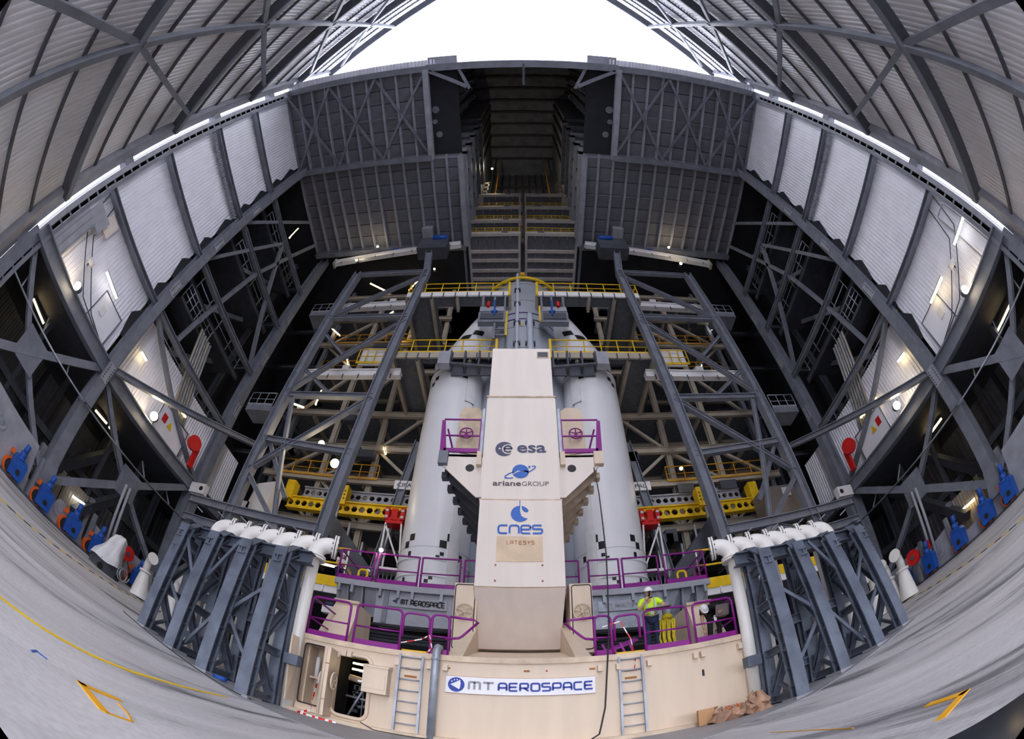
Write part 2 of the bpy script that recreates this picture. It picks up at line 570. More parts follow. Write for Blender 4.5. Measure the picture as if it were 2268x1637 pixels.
# front lintel, full height upper front wall
mb = MB(); mb.bx(-8.1, 8.1, 1.3, 1.5, ZT + .6, 78)
ob('shaft_front', mb, 'shaft', sh)

# portal lintel across the front, with roof edge profile
pl = root('portal_lintel', (0, 1.4, ZT), 'grey steel lintel spanning the front of the gantry', 'beam')
ob('lintel_beam', MB().ib((-20.6, 1.35, ZT + .1), (20.6, 1.35, ZT + .1), .55, .9), 'steel', pl)
ob('lintel_plate', MB().bx(-7.6, 7.6, 1.0, 1.5, ZT - .3, ZT + .5), 'steel', pl)
for s in (-1, 1):
    ob('roof_edge', MB(s).sheet((7.0, .55, ZT + .35), (1, 0, 0), (0, 1, 0), (0, 0, 1), 13.4, .9, .3, .12), 'clad_white', pl)
    ob('roof_edge_plate', MB(s).bx(5.2, 7.6, .35, 1.2, ZT + .45, ZT + .6), 'steel_light', pl)
    mb = MB(s)
    mb.bar((7.4, 1.6, ZT - .2), (4.4, 3.2, ZT - .2), .3, .3)
    mb.bar((5.0, 1.6, ZT - .1), (4.2, 3.4, ZT - .1), .25, .25)
    ob('corner_bracket', mb, 'steel', pl)
ob('guide_post', MB().bar((.1, 1.3, ZT - .3), (.1, 3.2, ZT - .3), .2, .2), 'steel_dark', pl)

# ------------------------------------------------------------------ half-open door leaves
DA = R(30.5)
for n_, s in ((1, -1), (2, 1)):
    S = SIDE[s]
    dr = root('door_%d' % n_, (s * 20.6, .45, 3), kind='structure')
    tag(dr, 'huge corrugated door leaf standing half open on the %s' % S)
    u = Vector((-math.cos(DA), -math.sin(DA), 0))           # towards the free edge (for s=+1)
    nr = Vector((-math.sin(DA), math.cos(DA), 0))          # to the inside
    h0 = Vector((20.6, .45, 0))

    def dp(t, z, o=0.0):
        return h0 + u * t + nr * o + Vector((0, 0, z))
    GZ = [3.0, 12.2, 21.2, 30.2, 38.4, 46.0]
    LD = 21.5
    for i in range(5):
        ob('panel', MB(s).sheet(dp(.9, GZ[i]), u, (0, 0, 1), nr, LD - .9, GZ[i + 1] - GZ[i], .27, .06), 'clad_door', dr)
        for k in (1, 2, 3):
            z = GZ[i] + (GZ[i + 1] - GZ[i]) * k / 4
            ob('purlin', MB(s).bar(dp(.9, z, .14), dp(LD, z, .14), .12, .16), 'steel_dark', dr)
    for z in GZ[1:]:
        ob('girder', MB(s).ib(dp(.6, z, .45), dp(LD, z, .45), .6, .34), 'steel_dark', dr)
        ob('girder_flange', MB(s).bar(dp(.6, z, .78), dp(LD, z, .78), .07, .34), 'steel', dr)
    ob('edge_plate', MB(s).bar(dp(.5, 3, .2), dp(.5, 46, .2), 1.0, .5, upv=nr), 'steel_light', dr)
    for t in (9.1, 17.6):
        for i in range(5):
            ob('post', MB(s).bar(dp(t, GZ[i] + .2, .72), dp(t, GZ[i + 1] - .2, .72), .3, .3, upv=nr), 'steel', dr)
    dg = [(9.1, 12.2, 2.2, 21.2), (9.1, 21.2, 2.2, 30.2), (9.1, 30.2, 2.2, 38.4), (9.1, 38.4, 2.2, 46), (9.1, 12.2, 13.6, 3.2), (9.1, 21.2, 16.5, 12.4), (9.1, 30.2, 16.5, 21.4), (9.1, 38.4, 16.5, 30.4)]
    for a, b_, c, d in dg:
        ob('diagonal', MB(s).bar(dp(a, b_, .66), dp(c, d, .66), .26, .2, upv=nr), 'steel', dr)
    for z in (9, 17, 26, 34, 42):
        ob('hinge', MB(s).bx(20.2, 20.8, .55, 1.25, z, z + .7), 'steel', dr)

# ------------------------------------------------------------------ main steel frames of the wings
for s in (-1, 1):
    S = SIDE[s]
    g = root('gantry_frame', (s * 20, 10, 10.7), 'grey steel columns and girts framing the %s gantry wing' % S, 'steel frame')
    # front ladder column
    mb = MB(s)
    ob('column', MB(s).bar((20.25, 1.25, 6.5), (20.25, 1.25, ZT), .25, .3), 'steel_light', g)
    ob('column', MB(s).bar((20.1, 1.75, 6.5), (20.1, 1.75, ZT), .25, .22), 'steel', g)
    for k in range(44):
        z = 6.8 + k * .7
        ob('rung', MB(s).bar((20.2, 1.3, z), (20.15, 1.75, z), .06, .1), 'steel', g)
    for i, z in enumerate(LV[1:5]):
        ob('girt', MB(s).ib((20.3, 1.6, z), (20.3, 9.1, z), .42, .36), 'steel', g)
        ob('girt', MB(s).ib((20.15, 9.4, z), (20.15, 19.2, z), .36, .36), 'steel', g)
    # lattice cable ladder beside the third girt
    ob('cable_ladder', MB(s).sheet((20.4, 1.8, 25.6), (0, 1, 0), (0, 0, 1), (-1, 0, 0), 7.0, .35, .16, .12), 'steel_light', g)
    # columns
    ob('column', MB(s).ib((20, 9.2, 8.1), (20, 9.2, ZT + .2), .62, .75, upv=(1, 0, 0)), 'steel', g)
    ob('column', MB(s).bar((20.5, 9.5, 4.2), (20.5, 9.5, ZT), .7, .6), 'steel', g)
    ob('column', MB(s).ib((20, 19.3, 7.6), (20, 19.3, ZT + .2), .62, .75, upv=(1, 0, 0)), 'steel', g)
    ob('column', MB(s).bar((20.5, 19.6, 3.4), (20.5, 19.6, ZT), .7, .6), 'steel', g)
    for y in (9.2, 19.3):                              # splice plates with bolt rows
        for z in (9.6, 16.6, 21.8, 27.2):
            ob('splice_plate', MB(s).bx(19.58, 19.66, y - .26, y + .26, z, z + 1.1), 'steel_light', g)
            bm_ = MB(s)
            for q in range(6):
                for e in (-.17, .17):
                    bm_.bx(19.54, 19.6, y + e - .03, y + e + .03, z + .12 + q * .16, z + .18 + q * .16)
            ob('bolts', bm_, 'steel_dark', g, kind='stuff')
    # edge beam along the mezzanine
    ob('edge_beam', MB(s).ib((20.1, 1.2, 10.45), (20.1, 22.5, 10.45), .5, .8), 'steel', g)
    ob('mezzanine_floor', MB(s).bx(20.1, 27, 1.5, 33, 10.35, 10.6), 'steel_dark', g)
    ob('hanging_rail', MB(s).rod((20.0, 1.5, 8.15), (20.0, 20, 8.15), .05), 'galv', g)
    for y in (2.6, 5.0, 7.4, 12.2, 15.0, 17.6):
        ob('rail_hanger', MB(s).bar((20.0, y, 8.2), (20.9, y, 9.2), .07, .07), 'galv', g)
    # braces of the second bay
    for (y0, z0, y1, z1) in ((9.4, 15.7, 19.2, 10.9), (9.4, 20.8, 13.8, 31.2), (13.8, 31.2, 19, 20.9), (9.4, 26.3, 14.5, 37), (12, 15.9, 13.8, 26.2), (13.8, 26.2, 17, 37)):
        ob('brace', MB(s).bar((20.3, y0, z0), (20.3, y1, z1), .3, .26), 'steel', g)
    ob('tie_beam', MB(s).ib((20, 9.2, 10.6), (16.3, 19, 14.2), .32, .34), 'steel', g)
    # lower X bracing with gusset plates
    lo = root('wing_undercarriage', (s * 20.4, 10, 4), 'heavy grey X-braced legs under the %s gantry wing' % S, 'steel frame')
    for (ya, yb, zc) in ((1.4, 8.8, 7.1), (9.8, 18.6, 7.1)):
        yc = (ya + yb) / 2
        ob('brace', MB(s).ib((20.2, ya, 4.0), (20.2, yb, 10.1), .38, .34, upv=(1, 0, 0)), 'steel', lo)
        ob('brace', MB(s).ib((20.35, ya, 10.1), (20.35, yb, 4.0), .30, .30, upv=(1, 0, 0)), 'steel', lo)
        ob('gusset_plate', MB(s).prism([(20.05, yc - .8, zc - .8), (20.05, yc + .8, zc - .8), (20.05, yc + .8, zc + .8), (20.05, yc - .8, zc + .8)], (.06, 0, 0)), 'steel', lo)
    for y in (1.2, 9.4, 19.4):
        ob('leg', MB(s).hexa([(19.9, y - .55, 3.2), (21.1, y - .55, 3.2), (21.1, y + .55, 3.2), (19.9, y + .55, 3.2)], [(20.1, y - .4, 4.6), (20.9, y - .4, 4.6), (20.9, y + .4, 4.6), (20.1, y + .4, 4.6)]), 'steel', lo)
        ob('leg', MB(s).bx(20.1, 20.9, y - .35, y + .35, 4.6, 10.3), 'steel', lo)
    for (y0, y1) in ((9.4, 15.5), (12.5, 19.4)):
        ob('diagonal_leg', MB(s).bar((21.6, y0, 3.8), (24.5, y1, 9.8), .5, .5), 'steel_dark', lo)
    for y in (6, 11, 14, 17):
        ob('inner_post', MB(s).bar((23.5, y, 2.3), (23.5, y, 10.2), .3, .3), 'steel_dark', lo)
    ob('inner_beam', MB(s).bar((23.5, 1.5, 6.2), (23.5, 22, 6.2), .4, .4), 'steel_dark', lo)
    # bogie side plates
    bg_ = root('bogie_beam', (s * 20.3, 11, fz(20)), 'pale grey plated bogie beam along the %s rail' % S, 'bogie')
    for (y0, y1, z1) in ((-2.0, 2.9, 5.0), (3.1, 8.6, 5.0), (8.7, 13.0, 3.3), (13.1, 15.2, 4.0), (15.3, 18.8, 4.3)):
        ob('side_plate', MB(s).hexa([(20.15, y0, 2.4), (20.6, y0, 2.4), (20.6, y1, 2.4), (20.15, y1, 2.4)], [(20.15, y0 + .2, z1), (20.6, y0 + .2, z1), (20.6, y1 - .3, z1 - .35), (20.15, y1 - .3, z1 - .35)]), 'steel_light', bg_)
        hb = ob('hub', MB(s).disc((20.16, (y0 + y1) / 2, 3.2 if z1 < 4.5 else 3.9), .42, (-1, 0, 0), .06), 'steel_light', bg_)
        ob('hub_cap', MB(s).disc((20.1, (y0 + y1) / 2, 3.2 if z1 < 4.5 else 3.9), .2, (-1, 0, 0), .05), 'galv', hb)
    ob('rail', MB(s).bx(19.8, 20.7, -4, 24, 2.2, 2.36), 'steel_dark', bg_)
    for y in (8.8, 13.05, 15.25):
        ob('stiffener', MB(s).bx(19.95, 20.2, y - .1, y + .1, 2.4, 4.4), 'steel', bg_)


def bogie_motor():
    r_ = root('bogie_drive', (0, 0, 0))
    pr = [(-.42, .15), (.36, .15), (.42, .95), (.30, 1.12), (-.34, 1.2), (-.44, .9)]
    ob('gearbox', MB().prism([(-.10, a, b) for a, b in pr], (.42, 0, 0)), 'blue', r_)
    ob('gearbox_port', MB().disc((.32, -.02, .46), .13, (1, 0, 0), .03, 14), 'rubber', r_)
    mt_ = ob('motor', MB().rod((.1, -.06, 1.1), (.1, -.02, 1.42), .2, 12), 'blue', r_)
    ob('motor_cap', MB().rod((.1, -.02, 1.42), (.1, .04, 1.86), .14, 12), 'blue', mt_)
    ob('motor_flange', MB().rod((.1, -.06, 1.06), (.1, -.06, 1.14), .28, 12), 'blue', mt_)
    ob('wheel', MB().disc((-.32, -.36, .42), .43, (1, 0, 0), .22, 24), 'orange', r_)
    ob('wheel_rim', MB().disc((-.10, -.36, .42), .33, (1, 0, 0), .03, 24), 'rubber', r_)
    ob('guard', MB().bx(-.3, .05, -.62, -.5, .95, 1.2), 'orange', r_)
    return r_


proto = bogie_motor()
first = True
BM = {-1: [(4.6, 'behind the dark corner'), (7.6, ''), (9.6, ''), (11.7, ''), (13.6, ''), (17.0, '')], 1: [(5.6, ''), (8.6, ''), (10.2, ''), (12.3, ''), (14.6, ''), (16.6, '')]}
ORD = ['nearest', 'second nearest', 'third nearest', 'fourth nearest', 'fifth nearest', 'farthest']
for s in (-1, 1):
    for k, (y, _) in enumerate(BM[s]):
        o = proto if first else copy_tree(proto)
        first = False
        o.location = (s * 19.75, y, 2.28)
        o.rotation_euler = (0, 0, 0 if s < 0 else math.pi)
        tag(o, 'blue motor and orange wheel on the %s rail, %s to the viewer' % (SIDE[s], ORD[k]), 'motor', 'blue bogie drives')

# ------------------------------------------------------------------ launch table
tb = root('launch_table', (0, 17, 0), 'cream steel launch table with hatches carrying the rocket', 'launch table')
mb = MB()
mb.bx(-4.9, 4.95, 11.2, 25, 0, 1.85)
ob('body', mb, 'cream', tb)
ob('deck', MB().bx(-4.92, 4.97, 9.5, 25, 1.86, 1.98), 'cream', tb)
FY0, FY1 = 9.5, 9.72
fr = MB()
for (x0, x1, z0, z1) in ((-4.9, -4.84, 0, 1.86), (-4.84, -4.30, 0, .26), (-4.84, -4.30, 1.80, 1.86), (-4.30, -4.02, 0, 1.86),
                         (-4.02, -3.22, 0, .22), (-4.02, -3.22, 1.72, 1.86), (-3.22, 4.95, 0, 1.86)):
    fr.bx(x0, x1, FY0, FY1, z0, z1)
ob('front_plate', fr, 'cream', tb)
ob('side_plate', MB().bx(-4.9, -4.8, FY1, 11.2, 0, 1.86), 'cream', tb)
ob('side_plate', MB().bx(4.85, 4.95, FY1, 11.2, 0, 1.86), 'cream', tb)
ob('top_lip', MB().bx(-4.95, 5.0, 9.44, 9.56, 1.90, 2.03), 'cream_dirty', tb)
ob('foot_flange', MB().bx(-4.95, 5.0, 9.2, 9.6, 0.0, .1), 'cream_dirty', tb)


def rloop(x0, x1, z0, z1, r, y, n=6):
    pts = []
    for cx, cz, a0 in ((x1 - r, z1 - r, 0), (x0 + r, z1 - r, 90), (x0 + r, z0 + r, 180), (x1 - r, z0 + r, 270)):
        for i in range(n + 1):
            a = R(a0 + 90 * i / n)
            pts.append((cx + r * math.cos(a), y, cz + r * math.sin(a)))
    return pts


ob('hatch_rim', MB().tube(rloop(-4.04, -3.2, .2, 1.74, .2, 9.49), .05, 6, closed=True), 'cream', tb)
cb = ob('recess_box', MB().add([(-4.84, 9.72, .26), (-4.3, 9.72, .26), (-4.3, 10.2, .26), (-4.84, 10.2, .26), (-4.84, 9.72, 1.8), (-4.3, 9.72, 1.8), (-4.3, 10.2, 1.8), (-4.84, 10.2, 1.8)],
        [(0, 1, 2, 3), (3, 2, 6, 7), (0, 3, 7, 4), (1, 5, 6, 2), (4, 7, 6, 5)]), 'cream', tb)
ob('seal', MB().tube(rloop(-4.83, -4.31, .28, 1.79, .06, 9.48), .018, 5, closed=True), 'rubber', tb)
for x in (-4.66, -4.45):
    ob('jack', MB().rod((x, 9.95, .5), (x, 9.95, 1.0), .016, 6), 'galv', tb)
    ob('jack_body', MB().rod((x, 9.95, 1.0), (x, 9.95, 1.55), .055, 10), 'white', tb)
ob('recess_shelf', MB().bx(-4.82, -4.5, 9.9, 10.18, .98, 1.02), 'cream', tb)
# inside of the hatch
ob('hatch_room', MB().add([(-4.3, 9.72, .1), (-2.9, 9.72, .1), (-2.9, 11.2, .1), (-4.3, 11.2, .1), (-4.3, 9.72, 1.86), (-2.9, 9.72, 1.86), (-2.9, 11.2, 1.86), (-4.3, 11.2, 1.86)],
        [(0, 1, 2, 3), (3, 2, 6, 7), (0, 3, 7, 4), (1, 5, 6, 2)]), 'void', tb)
for (p, q, r_) in (((-3.9, 10.3, .25), (-3.55, 10.2, 1.0), .03), ((-3.45, 10.3, .2), (-3.45, 10.3, 1.1), .04), ((-3.3, 10.2, .2), (-3.3, 10.2, 1.72), .03), ((-3.62, 10.4, .2), (-3.62, 10.4, 1.7), .02),
                   ((-4.0, 10.4, 1.25), (-3.2, 10.4, 1.15), .09), ((-4.0, 10.3, .75), (-3.2, 10.3, .7), .03), ((-3.75, 10.5, .5), (-3.3, 10.5, .62), .05)):
    ob('pipework', MB().rod(p, q, r_, 8), 'galv' if r_ < .06 else 'cream_dirty', tb)
for z in (1.5, 1.66):
    ob('hatch_lamp', MB().rod((-4.0, 10.5, z), (-3.66, 10.5, z - .01), .03, 6), 'tube_warm', tb)
mchn = MB()
for k in range(16):
    x, z = random.uniform(-3.95, -3.3), random.uniform(.3, 1.0)
    mchn.bx(x, x + random.uniform(.04, .16), 10.5, 10.62, z, z + random.uniform(.04, .16))
ob('machinery', mchn, 'steel_dark', tb, kind='stuff')
# hatch door leaf standing open, with hand wheel
dl = ob('hatch_door', MB().hexa([(-4.12, 9.48, .12), (-4.06, 8.9, .12), (-3.93, 8.9, .12), (-4.0, 9.48, .12)], [(-4.12, 9.48, 1.74), (-4.06, 8.9, 1.74), (-3.93, 8.9, 1.74), (-4.0, 9.48, 1.74)]), 'cream', tb)
ob('door_rim', MB().tube([(-4.04, 8.88, .14), (-4.04, 8.88, 1.72), (-4.10, 9.46, 1.74), (-4.10, 9.46, .14)], .035, 6, closed=True), 'cream', dl)
for z in (.5, 1.35):
    ob('door_seam', MB().bx(-4.07, -3.92, 8.885, 8.9, z, z + .015), 'rust', dl)


def wheel(name, c, r, nrm, mt_, parent, tr=.022, spokes=5):
    nrm = Vector(nrm).normalized()
    a = nrm.cross(Vector((0, 0, 1))).normalized()
    b = a.cross(nrm)
    c = Vector(c)
    mb = MB()
    mb.tube([c + (a * math.cos(2 * math.pi * i / 20) + b * math.sin(2 * math.pi * i / 20)) * r for i in range(20)], tr, 6, closed=True)
    for k in range(spokes):
        t = 2 * math.pi * k / spokes + .3
        mb.rod(c, c + (a * math.cos(t) + b * math.sin(t)) * r, tr * .8, 5)
    mb.disc(c - nrm * tr, r * .2, nrm, tr * 2, 10)
    return ob(name, mb, mt_, parent)


wheel('hand_wheel', (-3.88, 9.15, .98), .2, (1, .1, 0), 'cream', dl)
wheel('hand_wheel', (-4.16, 9.15, .98), .18, (-1, -.1, 0), 'cream', dl)
# second recess cover on the far left, swung out
ob('recess_cover', MB().hexa([(-4.92, 9.0, .25), (-4.88, 9.0, .25), (-4.86, 9.48, .25), (-4.9, 9.48, .25)], [(-4.98, 9.0, 1.85), (-4.94, 9.0, 1.85), (-4.86, 9.48, 1.85), (-4.9, 9.48, 1.85)]), 'cream', tb)
# rail sockets and small marks
for x in (-3.82, -3.70, -2.62, -1.94, -1.60, 1.56, 1.95, 2.62, 3.68, 3.86, 4.8):
    ob('rail_socket', MB().bx(x - .05, x + .05, 9.36, 9.5, 1.66, 1.80), 'cream', tb)
ob('slot', MB().bx(3.83, 3.88, 9.485, 9.5, 1.2, 1.36), 'rubber', tb)
for x in (-1.55, 0.0, .45, 1.35):
    ob('rust_mark', MB().bx(x, x + random.uniform(.03, .14), 9.487, 9.5, 1.72, 1.76), 'rust', tb)
# pedestal under the mast
ob('pedestal', MB().hexa([(-1.66, 9.55, 1.97), (1.46, 9.55, 1.97), (1.2, 14.5, 1.97), (-1.4, 14.5, 1.97)], [(-1.62, 9.6, 2.0), (1.42, 9.6, 2.0), (1.1, 14.5, 3.1), (-1.3, 14.5, 3.1)]), 'cream', tb)
for s_ in (-1, 1):
    X = lambda d: -.1 + s_ * d
    ob('pedestal_flank', MB().hexa([(X(1.56), 9.57, 1.97), (X(1.2), 9.7, 1.97), (X(1.2), 13.5, 1.97), (X(1.36), 13.5, 1.97)], [(X(1.55), 9.58, 2.02), (X(1.19), 9.7, 2.08), (X(1.19), 13.5, 3.85), (X(1.34), 13.5, 3.85)]), 'cream', tb)
# upper deck with skirts
ob('upper_deck', MB().bx(-6.6, 6.6, 14.4, 26, 5.05, 5.22), 'galv', tb)
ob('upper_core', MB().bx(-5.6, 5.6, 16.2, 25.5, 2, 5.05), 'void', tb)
for s in (-1, 1):
    sk = ob('skirt_plate', MB(s).add([(2.15, 14.5, 3.80), (5.0, 14.5, 3.75), (5.0, 14.5, 5.05), (2.15, 14.5, 5.05), (2.15, 15.3, 3.80), (5.0, 15.3, 3.75), (5.0, 15.3, 5.05), (2.15, 15.3, 5.05)],
            [(0, 1, 2, 3), (0, 4, 5, 1), (4, 7, 6, 5), (0, 3, 7, 4), (1, 5, 6, 2)]), 'steel_light' if s < 0 else 'galv', tb)
    for k, x in enumerate((5.0, 5.55, 6.1)):
        ob('skirt_plate', MB(s).add([(x, 14.8, 4.0), (x + .55, 15.0, 4.05), (x + .5, 14.55, 5.05), (x, 14.55, 5.05)], [(0, 1, 2, 3)]), 'steel_light' if s < 0 else 'galv', tb)
        ob('stiffener', MB(s).prism([(x, 14.45, 5.08), (x, 14.75, 5.08), (x + .1, 15.0, 3.9), (x - .05, 14.62, 3.9)], (.04, 0, 0)), 'steel_light' if s < 0 else 'galv', tb)
    ob('skirt_rib', MB(s).bx(4.55, 4.72, 14.44, 14.5, 3.78, 5.05), 'steel' if s < 0 else 'steel_light', tb)
    ob('deck_edge', MB(s).bx(1.4, 6.62, 14.32, 14.46, 5.0, 5.22), 'steel_light', tb)
    for x in (2.7, 3.7, 4.2, 4.85, 5.9, 6.4):
        ob('lug', MB(s).bx(x - .05, x + .05, 14.3, 14.45, 4.72, 5.05), 'galv', tb)
    # beige wedge box at the outer end of the lower deck
    ob('wedge_box', MB(s).hexa([(4.35, 10.6, 1.98), (5.25, 10.6, 1.98), (5.25, 12.5, 1.98), (4.35, 12.5, 1.98)], [(4.4, 11.4, 3.5), (5.1, 11.4, 3.5), (5.1, 12.5, 3.5), (4.4, 12.5, 3.5)]), 'cream', tb)
    ob('wedge_trim', MB(s).bar((4.38, 11.35, 3.53), (5.14, 11.35, 3.53), .1, .08), 'cream_dirty', tb)
    # side boxes flanking the mast
    bxp = ob('valve_box', MB(s).bx(1.30, 1.95, 12.2, 13.4, 2.6, 4.75), 'cream', tb)
    wheel('hand_wheel', (s * 1.62, 12.08, 3.82), .24, (0, -1, 0), 'cream_dirty', bxp, .025, 6)
    ob('box_seal', MB(s).tube(rloop(1.36, 1.92, 2.7, 4.7, .08, 12.19), .015, 5, closed=True), 'rubber', bxp)
    ob('lower_grating', MB(s).bx(1.9, 4.4, 10.2, 14, 1.98, 2.02), 'grating', tb)
    for k in range(7):
        ob('undercarriage_pipe', MB(s).rod((1.95, 12.8 + .3 * (k % 3), 2.3 + .17 * k), (5.2, 12.9 + .3 * (k % 3), 2.3 + .17 * k), .05 + .02 * (k % 2), 8), 'void', tb)  # blackened: the shade below the skirts is put into the colour
    hz = MB(s)
    for k in range(14):
        hz.bx(2.0 + k * .18, 2.09 + k * .18, 10.1, 10.2, 2.02, 2.08)
    ob('hazard_edge', hz, 'red', tb, kind='stuff')
    hz = MB(s)
    for k in range(14):
        hz.bx(2.09 + k * .18, 2.18 + k * .18, 10.1, 10.2, 2.02, 2.08)
    ob('hazard_edge', hz, 'tape_white', tb, kind='stuff')
    ob('yellow_sill', MB(s).bx(2.0, 2.65, 9.75, 9.95, 1.98, 2.12), 'yellow', tb)

# ------------------------------------------------------------------ stroke lettering


def arc(cx, cy, rx, ry, a0, a1, n=10):
    return [(cx + rx * math.cos(R(a0 + (a1 - a0) * i / n)), cy + ry * math.sin(R(a0 + (a1 - a0) * i / n))) for i in range(n + 1)]


def box_round(pts, r=.18):
    out = [pts[0]]
    for a, b, c in zip(pts, pts[1:], pts[2:]):
        A, B, C = Vector(a), Vector(b), Vector(c)
        p, q = B + (A - B).normalized() * r, B + (C - B).normalized() * r
        for i in range(6):
            t = i / 5
            out.append(tuple((1 - t) ** 2 * p + 2 * t * (1 - t) * B + t * t * q))
    out.append(pts[-1])
    return out


RB = box_round
GL = {  # glyph strokes on a cell 1.0 wide, 0.72 high
    'm': [RB([(0, 0), (0, .72), (1, .72), (1, 0)], .16), [(.5, .72), (.5, 0)]],
    'T': [[(-.02, .72), (.95, .72)], [(.46, .72), (.46, 0)]],
    'A': [RB([(0, 0), (0, .72), (.9, .72), (.9, 0)], .3), [(0, .28), (.9, .28)]],
    'E': [RB([(.9, .72), (0, .72), (0, 0), (.9, 0)], .14), [(0, .36), (.8, .36)]],
    'R': [RB([(0, 0), (0, .72), (.9, .72), (.9, .28), (0, .28)], .16), [(.45, .28), (.95, 0)]],
    'O': [RB([(.45, 0), (0, 0), (0, .72), (.92, .72), (.92, 0), (.45, 0)], .2)],
    'S': [RB([(.88, .72), (0, .72), (0, .38), (.9, .38), (.9, 0), (0, 0)], .14)],
    'P': [RB([(0, 0), (0, .72), (.9, .72), (.9, .26), (0, .26)], .16)],
    'C': [RB([(.9, .72), (0, .72), (0, 0), (.9, 0)], .2)],
    'c': [RB([(.85, .62), (0, .62), (0, 0), (.85, 0)], .28)],
    'n': [RB([(0, 0), (0, .62), (.88, .62), (.88, 0)], .26)],
    'e': [RB([(.86, 0), (0, 0), (0, .62), (.88, .62), (.88, .3), (.02, .3)], .2)],
    's': [RB([(.85, .62), (0, .62), (0, .33), (.9, .33), (.9, 0), (0, 0)], .15)],
    'L': [[(0, .72), (0, 0), (.6, 0)]], 'Y': [[(0, .72), (.35, .36), (.7, .72)], [(.35, .36), (.35, 0)]],
    '1': [[(.3, .72), (.3, 0)]],
}


def ribbon(mb, pts, wd, o, ux, uy, th=.006):
    """flat stroke in the plane o + x*ux + y*uy"""
    n = len(pts)
    P = [Vector((p[0], p[1])) for p in pts]
    L_, R_ = [], []
    for i in range(n):
        d = (P[min(i + 1, n - 1)] - P[max(i - 1, 0)]).normalized()
        nn = Vector((-d.y, d.x))
        k = 1.0
        if 0 < i < n - 1:
            d1 = (P[i] - P[i - 1]).normalized()
            k = 1 / max(.5, abs(nn.dot(Vector((-d1.y, d1.x)))))
        L_.append(P[i] + nn * wd / 2 * k); R_.append(P[i] - nn * wd / 2 * k)
    o, ux, uy = Vector(o), Vector(ux), Vector(uy)
    nz = ux.cross(uy).normalized() * th
    T = lambda p: o + ux * p.x + uy * p.y
    vs = [T(p) for p in L_] + [T(p) for p in R_] + [T(p) + nz for p in L_] + [T(p) + nz for p in R_]
    fs = []
    for i in range(n - 1):
        fs += [(2 * n + i, 3 * n + i, 3 * n + i + 1, 2 * n + i + 1), (i, i + 1, n + i + 1, n + i), (i, 2 * n + i, 2 * n + i + 1, i + 1), (n + i, n + i + 1, 3 * n + i + 1, 3 * n + i)]
    fs += [(0, n, 3 * n, 2 * n), (n - 1, 3 * n - 1, 4 * n - 1, 2 * n - 1)]
    mb.add(vs, fs)


def lettering(name, word, o, width, height, mt_, parent, wd=.15, gap=.28, ux=(1, 0, 0), uy=(0, 0, 1), space=.6):
    adv = 0
    xs_ = []
    for ch in word:
        if ch == ' ':
            adv += space; xs_.append(None); continue
        xs_.append(adv)
        w_ = max(p[0] for st in GL[ch] for p in st)
        adv += w_ + gap
    adv -= gap
    kx, ky = width / adv, height / (.72 if word.upper() == word or 'm' in word else .62)
    mb = MB()
    U, V = Vector(ux), Vector(uy)
    for ch, x0 in zip(word, xs_):
        if x0 is None:
            continue
        for st in GL[ch]:
            ribbon(mb, [((p[0] + x0) * kx, p[1] * ky) for p in st], wd * ky, o, U, V)
    return ob(name, mb, mt_, parent)


def poly2(mb, pts, o, th=.006):
    o = Vector(o)
    mb.prism([o + Vector((x, 0, z)) for x, z in pts], (0, -th, 0))


def text_mesh(name, body, o, height, mt_, parent, width=None, bold=0.0, th=.004):
    cu = bpy.data.curves.new(name, 'FONT')
    cu.body = body
    cu.offset = bold
    cu.extrude = .0
    cu.resolution_u = 3
    t = bpy.data.objects.new(name, cu)
    COL.objects.link(t)
    dg_ = bpy.context.evaluated_depsgraph_get()
    me = bpy.data.meshes.new_from_object(t.evaluated_get(dg_))
    bpy.data.objects.remove(t)
    xs_ = [v.co.x for v in me.vertices]; ys_ = [v.co.y for v in me.vertices]
    ky = height / (max(ys_) - min(ys_))
    kx = width / (max(xs_) - min(xs_)) if width else ky
    x0, y0 = min(xs_), min(ys_)
    off = wloc(parent)
    for v in me.vertices:
        v.co = Vector((o[0] + (v.co.x - x0) * kx, o[1], o[2] + (v.co.y - y0) * ky)) - off
    me.materials.clear(); me.materials.append(M[mt_])
    ob_ = bpy.data.objects.new(name, me)
    ob_.parent = parent
    COL.objects.link(ob_)
    return ob_


# big sign on the table front
sg = root('company_sign', (-.07, 9.48, 1.15), 'long white MT AEROSPACE sign with blue roundel on the table front', 'sign')
ob('board', MB().bx(-1.58, 1.46, 9.462, 9.498, 1.17, 1.56), 'sign_ground', sg)
ob('board_rim', MB().tube([(-1.58, 9.47, 1.17), (1.46, 9.47, 1.17), (1.46, 9.47, 1.56), (-1.58, 9.47, 1.56)], .008, 4, closed=True), 'rust', sg)
rd = ob('roundel', MB().disc((-1.36, 9.462, 1.365), .17, (0, -1, 0), .006, 28), 'sign_blue', sg)
rm = MB(); poly2(rm, [(-.11, .0), (.075, .11), (.10, .05), (.09, -.06), (.075, -.10)], (-1.37, 9.455, 1.36)); ob('roundel_arrow', rm, 'sign_ground', rd)
rm = MB()
for k, (x, z) in enumerate(((-.09, .07), (-.04, .105), (.015, .115), (.07, .10))):
    rm.disc((-1.36 + x, 9.455, 1.365 + z), .014, (0, -1, 0), .005, 8)
ob('roundel_dots', rm, 'sign_ground', rd, kind='stuff')
lettering('letters_grey', 'mT', (-1.10, 9.458, 1.275), .50, .17, 'sign_grey', sg, .2, .3)
lettering('letters_blue', 'AEROSPACE', (-.50, 9.458, 1.275), 1.90, .17, 'sign_blue', sg, .17, .3)
